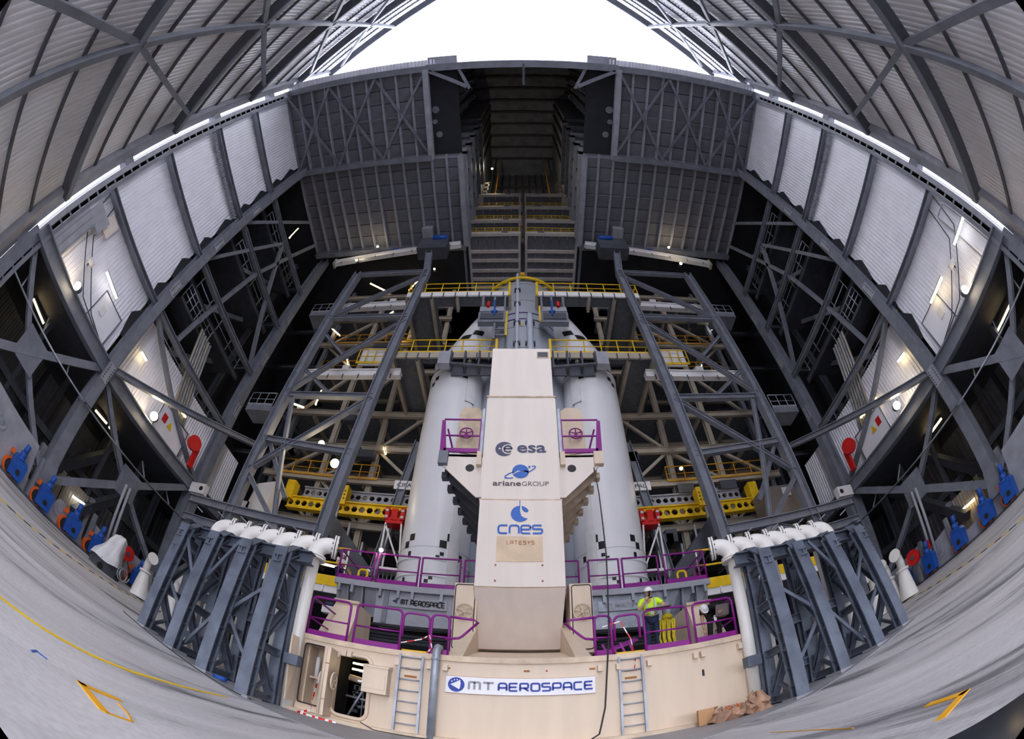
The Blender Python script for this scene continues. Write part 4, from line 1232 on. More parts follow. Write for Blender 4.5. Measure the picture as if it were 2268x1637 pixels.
# ------------------------------------------------------------------ steel supports with the white elbow pipes
for s in (-1, 1):
    S = SIDE[s]
    sf = root('pipe_support', (s * 6.8, 8.6, fz(6.8)), 'blue-grey lattice steel supports under the %s row of white pipes' % S, 'steel support')
    XS = [5.2, 6.3, 7.35, 8.4] if s < 0 else [5.2, 6.4, 7.6, 8.6]
    XT = [5.14, 6.12, 7.14, 8.2] if s < 0 else [5.1, 6.05, 7.1, 8.15]
    for i, (x, xt) in enumerate(zip(XS, XT)):
        f0 = fz(x)
        fx = lambda z: x + (xt - x) * (z - f0) / 3.6
        ob('post', MB(s).ib((x, 7.85, f0), (xt, 8.12, 3.60), .30, .24, .03, upv=(0, 1, 0)), 'frame_blue', sf)
        ob('post_face', MB(s).bar((x, 7.72, f0), (xt, 7.99, 3.60), .32, .02, upv=(0, 1, 0)), 'frame_blue', sf)
        ob('rear_post', MB(s).ib((x, 8.98, f0), (x, 8.98, 3.9), .26, .24, .03, upv=(0, 1, 0)), 'frame_blue', sf)
        ob('top_chord', MB(s).ib((xt, 8.1, 3.42), (x, 8.75, 3.86), .24, .22, .03), 'frame_blue', sf)
        ob('top_chord', MB(s).ib((x, 8.75, 3.86), (x, 9.1, 3.9), .24, .22, .03), 'frame_blue', sf)
        nodes = [f0 + .12, f0 + 1.25, f0 + 2.35, 3.3]
        for k, z in enumerate(nodes):
            ob('strut', MB(s).ib((fx(z), 7.9, z), (x, 8.98, z), .18, .18, .025), 'frame_blue', sf)
        for k in range(3):
            a, b_ = nodes[k], nodes[k + 1]
            if k % 2 == 0:
                ob('brace', MB(s).ib((x, 8.93, a), (fx(b_), 8.0, b_), .17, .16, .025), 'frame_blue', sf)
                ob('brace', MB(s).bar((fx(a), 7.95, a), (x, 8.93, (a + b_) / 2), .08, .08), 'frame_blue', sf)
            else:
                ob('brace', MB(s).ib((fx(a), 7.95, a), (x, 8.93, b_), .17, .16, .025), 'frame_blue', sf)
        st_ = MB(s)
        for k in range(8):
            z = f0 + .3 + k * .42
            ob('stiffener', MB(s).bx(fx(z) - .14, fx(z) + .14, 7.76 + .075 * (z - f0), 8.0 + .075 * (z - f0), z, z + .018), 'frame_blue', sf)
        ob('base_plate', MB(s).bx(x - .26, x + .26, 7.6, 8.15, f0 - .02, f0 + .04), 'slab', sf)
    ob('top_beam', MB(s).ib((4.75, 8.78, 3.72), (XS[-1] + .2, 8.78, 3.72), .28, .3, .03), 'frame_blue', sf)
    ob('cross_beam', MB(s).ib((XS[0], 8.98, 1.9), (XS[-1], 8.98, 2.1), .2, .24, .03), 'frame_blue', sf)
    ob('cross_beam', MB(s).ib((XS[0], 8.98, .75), (XS[-1], 8.98, .95), .2, .2, .03), 'frame_blue', sf)
    for (i, za, zb) in ((0, .3, 1.5), (1, 1.55, .35), (1, 3.3, 1.9), (2, 1.9, 3.3), (0, 2.4, 1.55), (2, .9, 1.8)):
        ob('tie_rod', MB(s).bar((XS[i] + .1, 8.15, za + .3), (XS[i + 1] - .1, 8.15, zb + .3), .05, .08), 'frame_blue', sf)
    ob('clamp', MB(s).bx(4.6, 4.95, 8.75, 9.0, 1.1, 1.35), 'frame_blue', sf)
    nrow = 7
    for k in range(nrow):
        px = 5.02 + .545 * k
        pz0 = fz(px)
        lab = 'white elbow pipe in the %s row, %s' % (S, ['nearest the table', 'second from the table', 'third from the table', 'fourth from the table', 'fifth from the table', 'sixth from the table', 'farthest from the table'][k])
        ep = root('elbow_pipe', (s * px, 9.36, pz0), lab, 'pipe', 'white elbow pipes, %s row' % S)
        e = []
        rr = .36
        dx_, dy_ = -.92, .39
        for i in range(9):
            a = R(90 * i / 8)
            t = rr * (1 - math.cos(a))
            e.append((px + dx_ * t, 9.36 + dy_ * t, 4.06 + rr * math.sin(a)))
        ob('riser', MB(s).rod((px, 9.36, pz0), (px, 9.36, 4.05), .16, 16), 'pipe_white', ep)
        ob('elbow', MB(s).tube([(px, 9.36, 4.03)] + e + [(e[-1][0] + dx_ * .06, e[-1][1] + dy_ * .06, e[-1][2])], .205, 18), 'pipe_white', ep)
        ob('flange', MB(s).rod((px, 9.36, 3.93), (px, 9.36, 3.98), .29, 18), 'pipe_white', ep)
        ob('flange', MB(s).rod((px, 9.36, 3.99), (px, 9.36, 4.04), .29, 18), 'pipe_white', ep)
        ex, ey, ez = e[-1]
        ob('flange', MB(s).rod((ex + dx_ * .04, ey + dy_ * .04, ez), (ex + dx_ * .08, ey + dy_ * .08, ez), .31, 20), 'pipe_white', ep)
        ob('flange', MB(s).rod((ex + dx_ * .10, ey + dy_ * .10, ez), (ex + dx_ * .15, ey + dy_ * .15, ez), .31, 20), 'pipe_white', ep)
        bl = MB(s)
        for q_ in range(12):
            a = 2 * math.pi * q_ / 12
            sd = Vector((-dy_, dx_, 0))
            c_ = Vector((ex, ey, ez)) + (sd * math.cos(a) + Vector((0, 0, 1)) * math.sin(a)) * .262
            bl.rod(c_ + Vector((dx_, dy_, 0)) * .01, c_ + Vector((dx_, dy_, 0)) * .18, .022, 6)
        ob('bolts', bl, 'steel_dark', ep, kind='stuff')
    # low white spouts standing by the rail
    for k, (x, y) in enumerate(((16.5, 14.6), (16.3, 15.5), (16.0, 16.5), (15.8, 17.5)) if s < 0 else ((15.6, 13.3), (15.5, 14.2), (15.3, 15.1), (15.2, 16.0))):
        z0 = fz(x)
        wp = root('water_nozzle', (s * x, y, z0), 'white conical water nozzle in the %s row, %s from the rail' % (S, ['nearest', 'second', 'third', 'farthest'][k]), 'nozzle', 'white water nozzles')
        ob('cone', MB(s).lathe([(.48, z0), (.26, z0 + 1.3), (.26, z0 + 1.35)], (x, y, 0), 16), 'pipe_white', wp)
        ob('collar', MB(s).rod((x, y, z0 + 1.3), (x, y, z0 + 1.42), .32, 14), 'pipe_white', wp)
        ob('spout', MB(s).tube([(x, y, z0 + 1.4), (x, y, z0 + 1.75), (x - .12, y - .05, z0 + 1.98), (x - .4, y - .15, z0 + 2.1)], .2, 12), 'pipe_white', wp)
        ob('flange', MB(s).rod((x - .38, y - .15, z0 + 2.1), (x - .46, y - .18, z0 + 2.12), .3, 14), 'pipe_white', wp)

# ------------------------------------------------------------------ inner platform tower on both sides of the rocket
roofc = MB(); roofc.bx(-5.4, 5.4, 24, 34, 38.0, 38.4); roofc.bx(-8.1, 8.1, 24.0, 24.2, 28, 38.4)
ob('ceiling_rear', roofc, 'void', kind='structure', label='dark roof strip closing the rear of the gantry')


def yrail(label, x0, x1, y0, y1, z, h=1.15, n=5, mt_='yellow', r=.045, kick=True, name='guard_rail', parent=None):
    rl = root(name, ((x0 + x1) / 2, (y0 + y1) / 2, z), label, 'railing') if parent is None else parent
    A, B = Vector((x0, y0, z)), Vector((x1, y1, z))
    up_ = Vector((0, 0, h))
    ob('top_rail', MB().rod(A + up_, B + up_, r, 6), mt_, rl)
    ob('mid_rail', MB().rod(A + up_ * .5, B + up_ * .5, r * .7, 6), mt_, rl)
    for i in range(n + 1):
        p = A + (B - A) * i / n
        ob('post', MB().rod(p, p + up_, r * .9, 6), mt_, rl)
    if kick:
        ob('toe_board', MB().bar(A + Vector((0, 0, .08)), B + Vector((0, 0, .08)), .03, .18), mt_, rl)
    return rl


class MBK(MB):
    """members surveyed on the plane y = 19, built on the nearer plane y = 16.8"""
    def mesh(s, name, off=(0, 0, 0)):
        k = .885
        s.v = [(x * k, y * k, .5 + (z - .5) * k) for x, y, z in s.v]
        return MB.mesh(s, name, off)


for s in (-1, 1):
    S = SIDE[s]
    it = root('inner_frame', (s * 11, 16.8, .8), 'grey steel posts and zigzag braces of the %s inner frame' % S, 'steel frame')
    XA, XB = 8.9, 15.4
    ob('post', MBK(s).ib((10.6, 18.8, 1.0), (9.5, 18.9, 15.6), .55, .6, .06, upv=(1, 0, 0)), 'steel', it)
    ob('post', MBK(s).ib((9.5, 18.9, 15.6), (8.4, 19.0, 33.6), .55, .6, .06, upv=(1, 0, 0)), 'steel', it)
    ob('post', MBK(s).ib((8.4, 19.0, 33.6), (8.9, 19.0, 37.5), .55, .6, .06, upv=(1, 0, 0)), 'steel', it)
    ob('post', MBK(s).ib((16.6, 19.0, 1.9), (15.0, 19.0, 34.0), .6, .6, .06, upv=(1, 0, 0)), 'steel', it)
    xa = lambda z: 8.4 + (33.6 - z) * .063
    xb = lambda z: 15.0 + (34 - z) * .05
    for z in (33.8, 27.1, 18.6, 14.8):
        ob('horizontal', MBK(s).ib((xa(z), 19, z - .6 * (z < 16)), (xb(z), 19, z), .34, .4), 'steel', it)
    for (za, zb) in ((33.2, 27.2), (26.6, 18.9), (18.5, 12.4)):
        ob('diagonal', MBK(s).ib((xa(za), 19, za), (xb(zb), 19, zb), .32, .3), 'steel', it)
    for (za, zb) in ((25.6, 22.4), (21.5, 18.9), (15.3, 10.9)):
        ob('diagonal', MBK(s).ib((xb(za), 19.2, za), ((xa(zb) + xb(zb)) / 2, 19.2, zb), .24, .24), 'steel', it)
    ob('diagonal', MBK(s).ib((15.9, 18.9, 12.0), (10.3, 18.8, 6.4), .28, .28), 'steel', it)
    ob('diagonal', MBK(s).ib((13.0, 18.9, 9.1), (15.2, 19, 18.6), .24, .24), 'steel', it)
    ob('diagonal', MBK(s).ib((13.0, 18.9, 9.1), (17.6, 18.9, 7.8), .24, .24), 'steel', it)
    for z in (9.1, 7.8):
        ob('horizontal', MBK(s).ib((10.2, 18.7, z), (19.8, 18.9, z + .5), .36, .5), 'steel', it)
    for k in range(5):
        ob('light_bracket', MBK(s).bar((11 + k * 1.7, 18.4, 8.6), (11.3 + k * 1.7, 18.1, 8.75), .06), 'galv', it)
    ob('node_plate', MBK(s).bx(12.6, 13.4, 18.75, 18.85, 8.7, 9.5), 'steel_light', it)
    # sloping ramp truss from the post foot up to the left
    rp = root('stair_ramp', (s * 9, 20, 4), 'dark sloping walkway with posts beside the %s booster' % S, 'walkway')
    ob('side_beam', MB(s).bar((5.9, 20.6, 5.3), (10.6, 20.6, 10.6), .35, .9), 'steel_dark', rp)
    ob('side_beam', MB(s).bar((5.9, 22.2, 5.3), (10.6, 22.2, 10.6), .35, .9), 'steel_dark', rp)
    for k in range(5):
        x = 6.4 + k * .95
        ob('baluster', MB(s).bar((x, 20.5, 5.9 + k * 1.07), (x, 20.5, 7.3 + k * 1.07), .1), 'steel_light', rp)
    ob('column', MB(s).ib((8.6, 21.5, 2), (6.6, 22, 17.5), .5, .5, .05, upv=(1, 0, 0)), 'steel', rp)
    # platforms
    for (nm, zf, x0, x1, yf, txt) in (('P1', 20.8, 1.62, 8.05, 17.35, 'booster noses'), ('P2', 27.05, .95, 8.4, 17.0, 'core upper part')):
        pf = root('access_platform', (s * 5, yf, zf), 'cream edged %s access platform level with the %s' % (S, txt), 'platform')
        ob('deck', MB(s).bx(x0, x1, yf, 18.1, zf - .12, zf), 'grating', pf)
        ob('deck', MB(s).bx(6.3, x1, 18.1, 24, zf - .12, zf), 'grating', pf)
        ob('fascia', MB(s).bx(x0, x1, yf - .12, yf, zf - .5, zf), 'white' if nm == 'P2' else 'platform_cream', pf)
        for k in range(8):
            x = x0 + .4 + k * (x1 - x0 - .6) / 8
            ob('bracket', MB(s).bx(x, x + .08, yf - .16, yf, zf - .75, zf - .1), 'steel_dark', pf)
        for k in range(5):
            x = x0 + (x1 - x0) * k / 4
            ob('joist', MB(s).ib((x, yf, zf - .5), (x, 24 if x > 6.2 else 18.2, zf - .5), .2, .35), 'platform_cream', pf)
        ob('edge_bar', MB(s).bx(x0 - .05, x0 + .1, yf - .2, yf - .05, zf - .55, zf + 1.2), 'yellow', pf)
        yrail('yellow guard rail on the %s platform by the %s' % (S, txt), s * x0, s * x1, yf - .05, yf - .05, zf, 1.25, 6)
        yrail('yellow end rail of the %s platform by the %s' % (S, txt), s * x1, s * x1, yf, yf + 3, zf, 1.25, 3)
    # grey celled bracket under the lower platform
    cb_ = root('platform_bracket', (s * 2.9, 17, 20.2), 'dark grey celled bracket under the %s lower platform' % S, 'bracket')
    for k in range(4):
        x = 1.7 + k * .85
        ob('rib', MB(s).bx(x, x + .1, 16.95, 17.8, 19.3 + .1 * k, 20.6), 'steel_dark', cb_)
    ob('back_plate', MB(s).bx(1.7, 4.3, 17.75, 17.85, 19.3, 20.6), 'steel_dark', cb_)
    ob('lower_chord', MB(s).bar((1.7, 17, 19.2), (4.3, 17, 19.5), .14, .14), 'steel_dark', cb_)
    ob('clamp_head', MB(s).bx(4.3, 5.0, 16.8, 17.3, 19.3, 20.4), 'steel_light', cb_)
    # hanging cradle machine
    hc = root('hanging_cradle', (s * 2, 17, 24.5), 'grey hanging cradle with motors below the %s upper platform' % S, 'cradle')
    for x in (1.25, 1.95, 2.75):
        ob('hanger', MB(s).bar((x, 16.95, 23.7), (x, 16.95, 26.7), .13), 'steel', hc)
    ob('edge_bar', MB(s).bx(1.03, 1.15, 16.85, 17.0, 22.0 if s < 0 else 23.5, 24.6 if s < 0 else 25.2), 'yellow', hc)
    ob('tray', MB(s).bx(1.15, 2.95, 16.8, 17.2, 23.3, 24.4), 'steel', hc)
    ob('tray_front', MB(s).bx(1.3, 2.8, 16.72, 16.8, 23.55, 24.2), 'steel_dark', hc)
    ob('upper_box', MB(s).bx(1.3, 2.9, 16.8, 17.2, 24.5, 25.0), 'steel_light', hc)
    ob('valve', MB(s).rod((2.35, 16.7, 24.9), (2.35, 16.7, 25.4), .12, 8), 'red', hc)
    ob('actuator', MB(s).rod((1.9, 16.7, 23.9), (1.9, 16.7, 25.6), .06, 8), 'blue', hc)
    ob('actuator', MB(s).rod((1.7, 16.7, 24.3), (2.1, 16.7, 24.3), .1, 8), 'blue', hc)
    if s < 0:
        for (x, z0, z1) in ((1.15, 22.0, 23.3), (1.85, 21.7, 23.3)):
            ob('hanger', MB(s).bar((x, 16.95, z0), (x, 16.95, z1), .13), 'steel', hc)
        for z in (22.1, 22.7):
            ob('rung', MB(s).bar((1.15, 16.95, z), (1.85, 16.95, z), .1), 'steel', hc)
    # white hoist beams reaching inwards
    for (xo, xi, yo, yi, z, txt) in ((15.3, 7.6, 18.4, 18.3, 19.55, 'lower'), (14.5, 5.5, 18.5, 18.3, 27.3, 'middle'), (18.3, 5.6, 19.0, 17.7, 36.0, 'upper')):
        hb = root('hoist_beam', (s * (xo + xi) / 2, (yo + yi) / 2, z), 'white horizontal hoist beam at the %s level of the %s inner frame' % (txt, S), 'beam')
        ob('web', MB(s).bar((xi, yi, z + .3), (xo, yo, z + .3), .4, .42), 'white', hb)
        ob('flange', MB(s).bar((xi, yi, z + .56), (xo, yo, z + .56), .62, .07), 'white', hb)
        ob('end_stop', MB(s).bx(xo - .1, xo + .1, yo - .3, yo + .3, z - .1, z + .9), 'platform_cream', hb)
        for k in range(7):
            f_ = (k + .5) / 7
            x, y = xi + (xo - xi) * f_, yi + (yo - yi) * f_
            ob('hanger_clip', MB(s).bx(x, x + .06, y - .24, y - .2, z - .2, z + .2), 'steel_dark', hb)
        xm_, ym_ = (xo + xi) / 2, (yo + yi) / 2
        ob('trolley', MB(s).bx(xm_ - .25, xm_ + .25, ym_ - .3, ym_ + .3, z + .6, z + .95), 'white' if txt != 'upper' else 'blue', hb)
    wpn = root('white_screen', (s * 9.8, 18.5, 21), 'white board behind yellow rail at the %s post' % S, 'board')
    ob('panel', MB(s).bx(8.75, 10.9, 18.5, 18.6, 21.0, 22.7), 'white', wpn)
    yrail('yellow rail before the white board at the %s post' % S, s * 8.6, s * 11.0, 18.3, 18.3, 20.95, 1.4, 4)
    # cream platforms deeper inside
    dp2 = root('rear_platforms', (s * 11, 24, 10), 'cream braced platform levels deep behind the %s inner frame' % S, 'platform')
    for z in (11.4, 14.6, 17.2, 20.2, 24.6, 28.0, 31.5, 35.2):
        ob('floor_slab', MB(s).bx(6.4, 17.5, 22.5, 31, z - .15, z), 'grating', dp2)
        ob('edge_beam', MB(s).ib((6.2, 22.4, z - .1), (17.6, 22.4, z - .1), .25, .45), 'platform_cream', dp2)
        ob('joist', MB(s).ib((6.2, 25.5, z - .3), (17.6, 25.5, z - .3), .25, .35), 'platform_cream', dp2)
        for x in (7.2, 9.9, 12.6, 15.3):
            ob('joist', MB(s).ib((x, 22.5, z - .3), (x, 31, z - .3), .2, .35), 'platform_cream', dp2)
    for x in (6.6, 9.6, 13.2, 17.0):
        ob('column', MB(s).ib((x, 22.8, 2), (x, 22.8, 36.5), .36, .36, .05), 'platform_cream' if x < 14 else 'steel', dp2)
    lv = [11.4, 14.6, 17.2, 20.2, 24.6, 28.0, 31.5, 35.2]
    for i, (a, b_) in enumerate(zip(lv, lv[1:])):
        for (x0, x1) in ((6.6, 9.6), (9.6, 13.2), (13.2, 17.0)):
            if (i * 3 + int(x0)) % 4 == 3:
                continue
            if (i + int(x0)) % 2:
                ob('brace', MB(s).bar((x0, 22.7, a), (x1, 22.7, b_), .2), 'platform_cream', dp2)
            else:
                ob('brace', MB(s).bar((x1, 22.7, a), (x0, 22.7, b_), .2), 'platform_cream', dp2)
    for z in (14.6, 24.6, 28.0):
        yrail('yellow rail on the deep %s platform, level %s' % (S, {14.6: 'lowest', 24.6: 'middle', 28.0: 'highest'}[z]), s * 9.0, s * 16.5, 22.3, 22.3, z, 1.1, 6, 'yellow_dark', .04)
    # hanging dark service boxes and pipes under the floors
    for k in range(10):
        x, z = random.uniform(6, 16), random.choice(lv) - 1.2
        ob('service_box', MB(s).bx(x, x + random.uniform(.6, 1.6), 21.8, 22.3, z, z + random.uniform(.4, .9)), 'steel_dark', dp2)
    # outer dark interior: stair towers, floors and columns between the wings
    od = root('outer_stairs', (s * 20, 24, 10), 'dim stair flights and walkways inside the %s gantry wing' % S, 'stairs')
    for i, z in enumerate((15.2, 20.3, 25.8, 31.0)):
        ob('landing', MB(s).bx(21.2, 25.8, 10.5 + (i % 2), 18.5, z - .2, z), 'steel_dark', od)
        ob('landing_beam', MB(s).ib((21.1, 10, z - .3), (21.1, 19, z - .3), .2, .4), 'steel_dark', od)
        for k in range(5):
            ob('baluster', MB(s).bar((21.1, 11 + k * 1.8, z), (21.1, 11 + k * 1.8, z + 1.1), .06), 'galv', od)
        for h in (.55, 1.1):
            ob('hand_rail', MB(s).rod((21.1, 11, z + h), (21.1, 18.4, z + h), .04), 'galv', od)
        ob('flight', MB(s).bar((23.5, 12, z), (23.5, 17.5, z + 5.0), 1.1, .3), 'steel_dark', od)
        ob('stringer', MB(s).bar((22.8, 12, z + .1), (22.8, 17.5, z + 5.1), .08, .35), 'steel', od)
    for x, y in ((23.5, 19.4), (26, 10), (26, 15), (18.2, 26), (22, 28)):
        ob('column', MB(s).ib((x, y, 2), (x, y, 37.5), .4, .4, .06), 'steel_dark', od)
    for z in (13.3, 18.4, 23.6, 29, 34.5):
        ob('cross_beam', MB(s).ib((16.5, 26, z), (26.8, 26, z), .3, .4), 'steel_dark', od)
        ob('cross_beam', MB(s).ib((20.5, 19.4, z - 2), (26.8, 19.4, z - 2), .3, .4), 'steel_dark', od)
        ob('diagonal', MB(s).bar((17, 25.8, z - 4), (22, 25.8, z), .2), 'steel_dark', od)
    # pipe bundles in the second bay, cream pipes painted in for warm reflections
    pb = root('pipe_bundle', (s * 20.6, 15, 11), 'vertical bundle of shiny pipes on the %s wing wall' % S, 'pipes')
    for k in range(6):
        ob('pipe', MB(s).rod((20.7, 15.2 + k * .28, 12.6), (20.7, 13.4 + k * .28, 18.8), .09, 8), 'galv' if k % 2 else 'platform_cream', pb)
    # caged gangway basket hanging in bay two
    gb = root('gangway_basket', (s * 19, 16, 20), 'dark railed gangway basket hanging inside the %s wing' % S, 'gangway')
    ob('floor', MB(s).bx(20.9, 22.5, 10.5, 14.5, 18.4, 18.6), 'steel_dark', gb)
    for k in range(7):
        ob('bar', MB(s).rod((20.9, 10.5 + k * .65, 18.6), (20.9, 10.5 + k * .65, 19.8), .04), 'galv', gb)
    for h in (.4, .8, 1.2):
        ob('rail', MB(s).rod((20.9, 10.5, 18.6 + h), (20.9, 14.5, 18.6 + h), .04), 'galv', gb)
    # small landings clipped to the outer inner-frame post
    for (z, x, y, txt) in ((17.2, 17.6, 19.3, 'lower'), (27.5, 16.5, 19.3, 'upper')):
        lp = root('landing', (s * x, y, z), 'small grey railed landing on the %s post, %s one' % (S, txt), 'landing')
        ob('floor', MB(s).bx(x - 1.4, x + .7, y - .7, y + .7, z - .45, z), 'steel', lp)
        yrail(None, s * (x - 1.4), s * (x + .7), y - .7, y - .7, z, 1.1, 3, 'galv', .035, parent=lp)

# ------------------------------------------------------------------ upper platforms in the shaft
for i, z in enumerate((38.9, 42.1, 45.9, 50.0)):
    nm = ['lowest', 'second lowest', 'second highest', 'highest'][i]
    for s in (-1, 1):
        up_ = root('folding_platform', (s * 2.8, 18, z), 'cream framed folding platform, %s one in the %s half of the shaft' % (nm, SIDE[s]), 'platform')
        w_ = (5.3, 5.6, 5.4, 4.9)[i]
        ob('front_beam', MB(s).bx(.22, w_ + .2, 17.6, 17.9, z - .4, z), 'frame_cream', up_)
        ob('side_beam', MB(s).bx(w_ - .3, w_, 17.9, 23.9, z - .4, z), 'frame_cream', up_)
        ob('inner_beam', MB(s).bx(.22, .42, 17.9, 23.9, z - .4, z), 'frame_cream', up_)
        for y in (19.45, 20.45, 21.6, 22.6, 23.6):
            ob('cross_bar', MB(s).bx(.42, w_ - .3, y, y + .32, z - .38, z - .1), 'frame_cream', up_)
        for (ya, yb) in ((17.9, 19.45), (19.77, 20.45), (20.77, 21.6), (21.92, 22.6), (22.92, 23.6)):
            n_ = 6
            for k in range(n_):
                xa_ = .42 + (w_ - .72) * k / n_
                ob('slat', MB(s).bx(xa_ + .03, xa_ + (w_ - .72) / n_ - .03, ya, yb, z - .2, z - .12), 'panel_dark', up_)
        ob('latch', MB(s).bx(1.4, 2.0, 17.5, 17.6, z - .25, z - .05), 'steel', up_)
        if z < 48:
            yrail('yellow rail on the %s folding platform, %s half' % (nm, SIDE[s]), s * .3, s * w_, 17.65, 17.65, z, 1.0, 6, 'yellow', .04)
ob('shaft_guide_column', MB().bx(-.05, .2, 17.3, 17.6, 38.2, 50.2), 'steel_dark', None, 'slim dark vertical column between the folding platform halves', 'column')
for s in (-1, 1):
    ev = root('lift_cabin_frame', (s * 4.3, 17, 50), 'cream ladder frame beside the top platforms, %s' % SIDE[s], 'frame')
    for x in (4.1, 4.7):
        ob('stile', MB(s).bx(x, x + .14, 17.6, 17.8, 50, 54.5), 'platform_cream', ev)
    for k in range(3):
        ob('rung', MB(s).bx(4.1, 4.8, 17.6, 17.8, 50.6 + 1.6 * k, 51.2 + 1.6 * k), 'platform_cream', ev)
    hu = root('overhead_hoist', (s * 8.2, 16.5, 36.6), 'dark blue hoist unit at the inner end of the %s top beam' % SIDE[s], 'hoist')
    ob('frame', MB(s).bx(6.6, 9.2, 16.8, 18.0, 34.2, 36.2), 'steel_dark', hu)
    ob('drum', MB(s).rod((6.7, 16.7, 36.0), (8.0, 16.7, 36.0), .22, 10), 'blue', hu)
    ob('bracket', MB(s).bx(8.2, 9.2, 16.2, 17.6, 37.0, 37.6), 'steel_light', hu)

# ------------------------------------------------------------------ crane beams with round holes
def holed_beam(name, x0, x1, y, z0, z1, n, mt_, parent, s):
    """beam with a row of hexagonal holes"""
    mb = MB(s)
    h = z1 - z0
    zc = (z0 + z1) / 2
    r = h * .30
    dx = (x1 - x0) / n
    for k in range(n):
        c = x0 + (k + .5) * dx
        hexp = [(c + r * math.cos(R(60 * i)), zc + r * math.sin(R(60 * i))) for i in range(6)]
        xl, xr = c - dx / 2, c + dx / 2
        out = [(xr, zc), (xr, z1), (xl, z1), (xl, zc), (xl, z0), (xr, z0)]
        vs = [(a, y, b) for a, b in hexp] + [(a, y, b) for a, b in out] + [(a, y + .1, b) for a, b in hexp]
        fs = [(i, (i + 1) % 6, 6 + (i + 1) % 6, 6 + i) for i in range(6)] + [(i, 12 + i, 12 + (i + 1) % 6, (i + 1) % 6) for i in range(6)]
        mb.add(vs, fs)
    mb.bx(x0, x1, y - .12, y + .3, z1, z1 + .08)
    mb.bx(x0, x1, y - .12, y + .3, z0 - .08, z0)
    return ob(name, mb, mt_, parent)


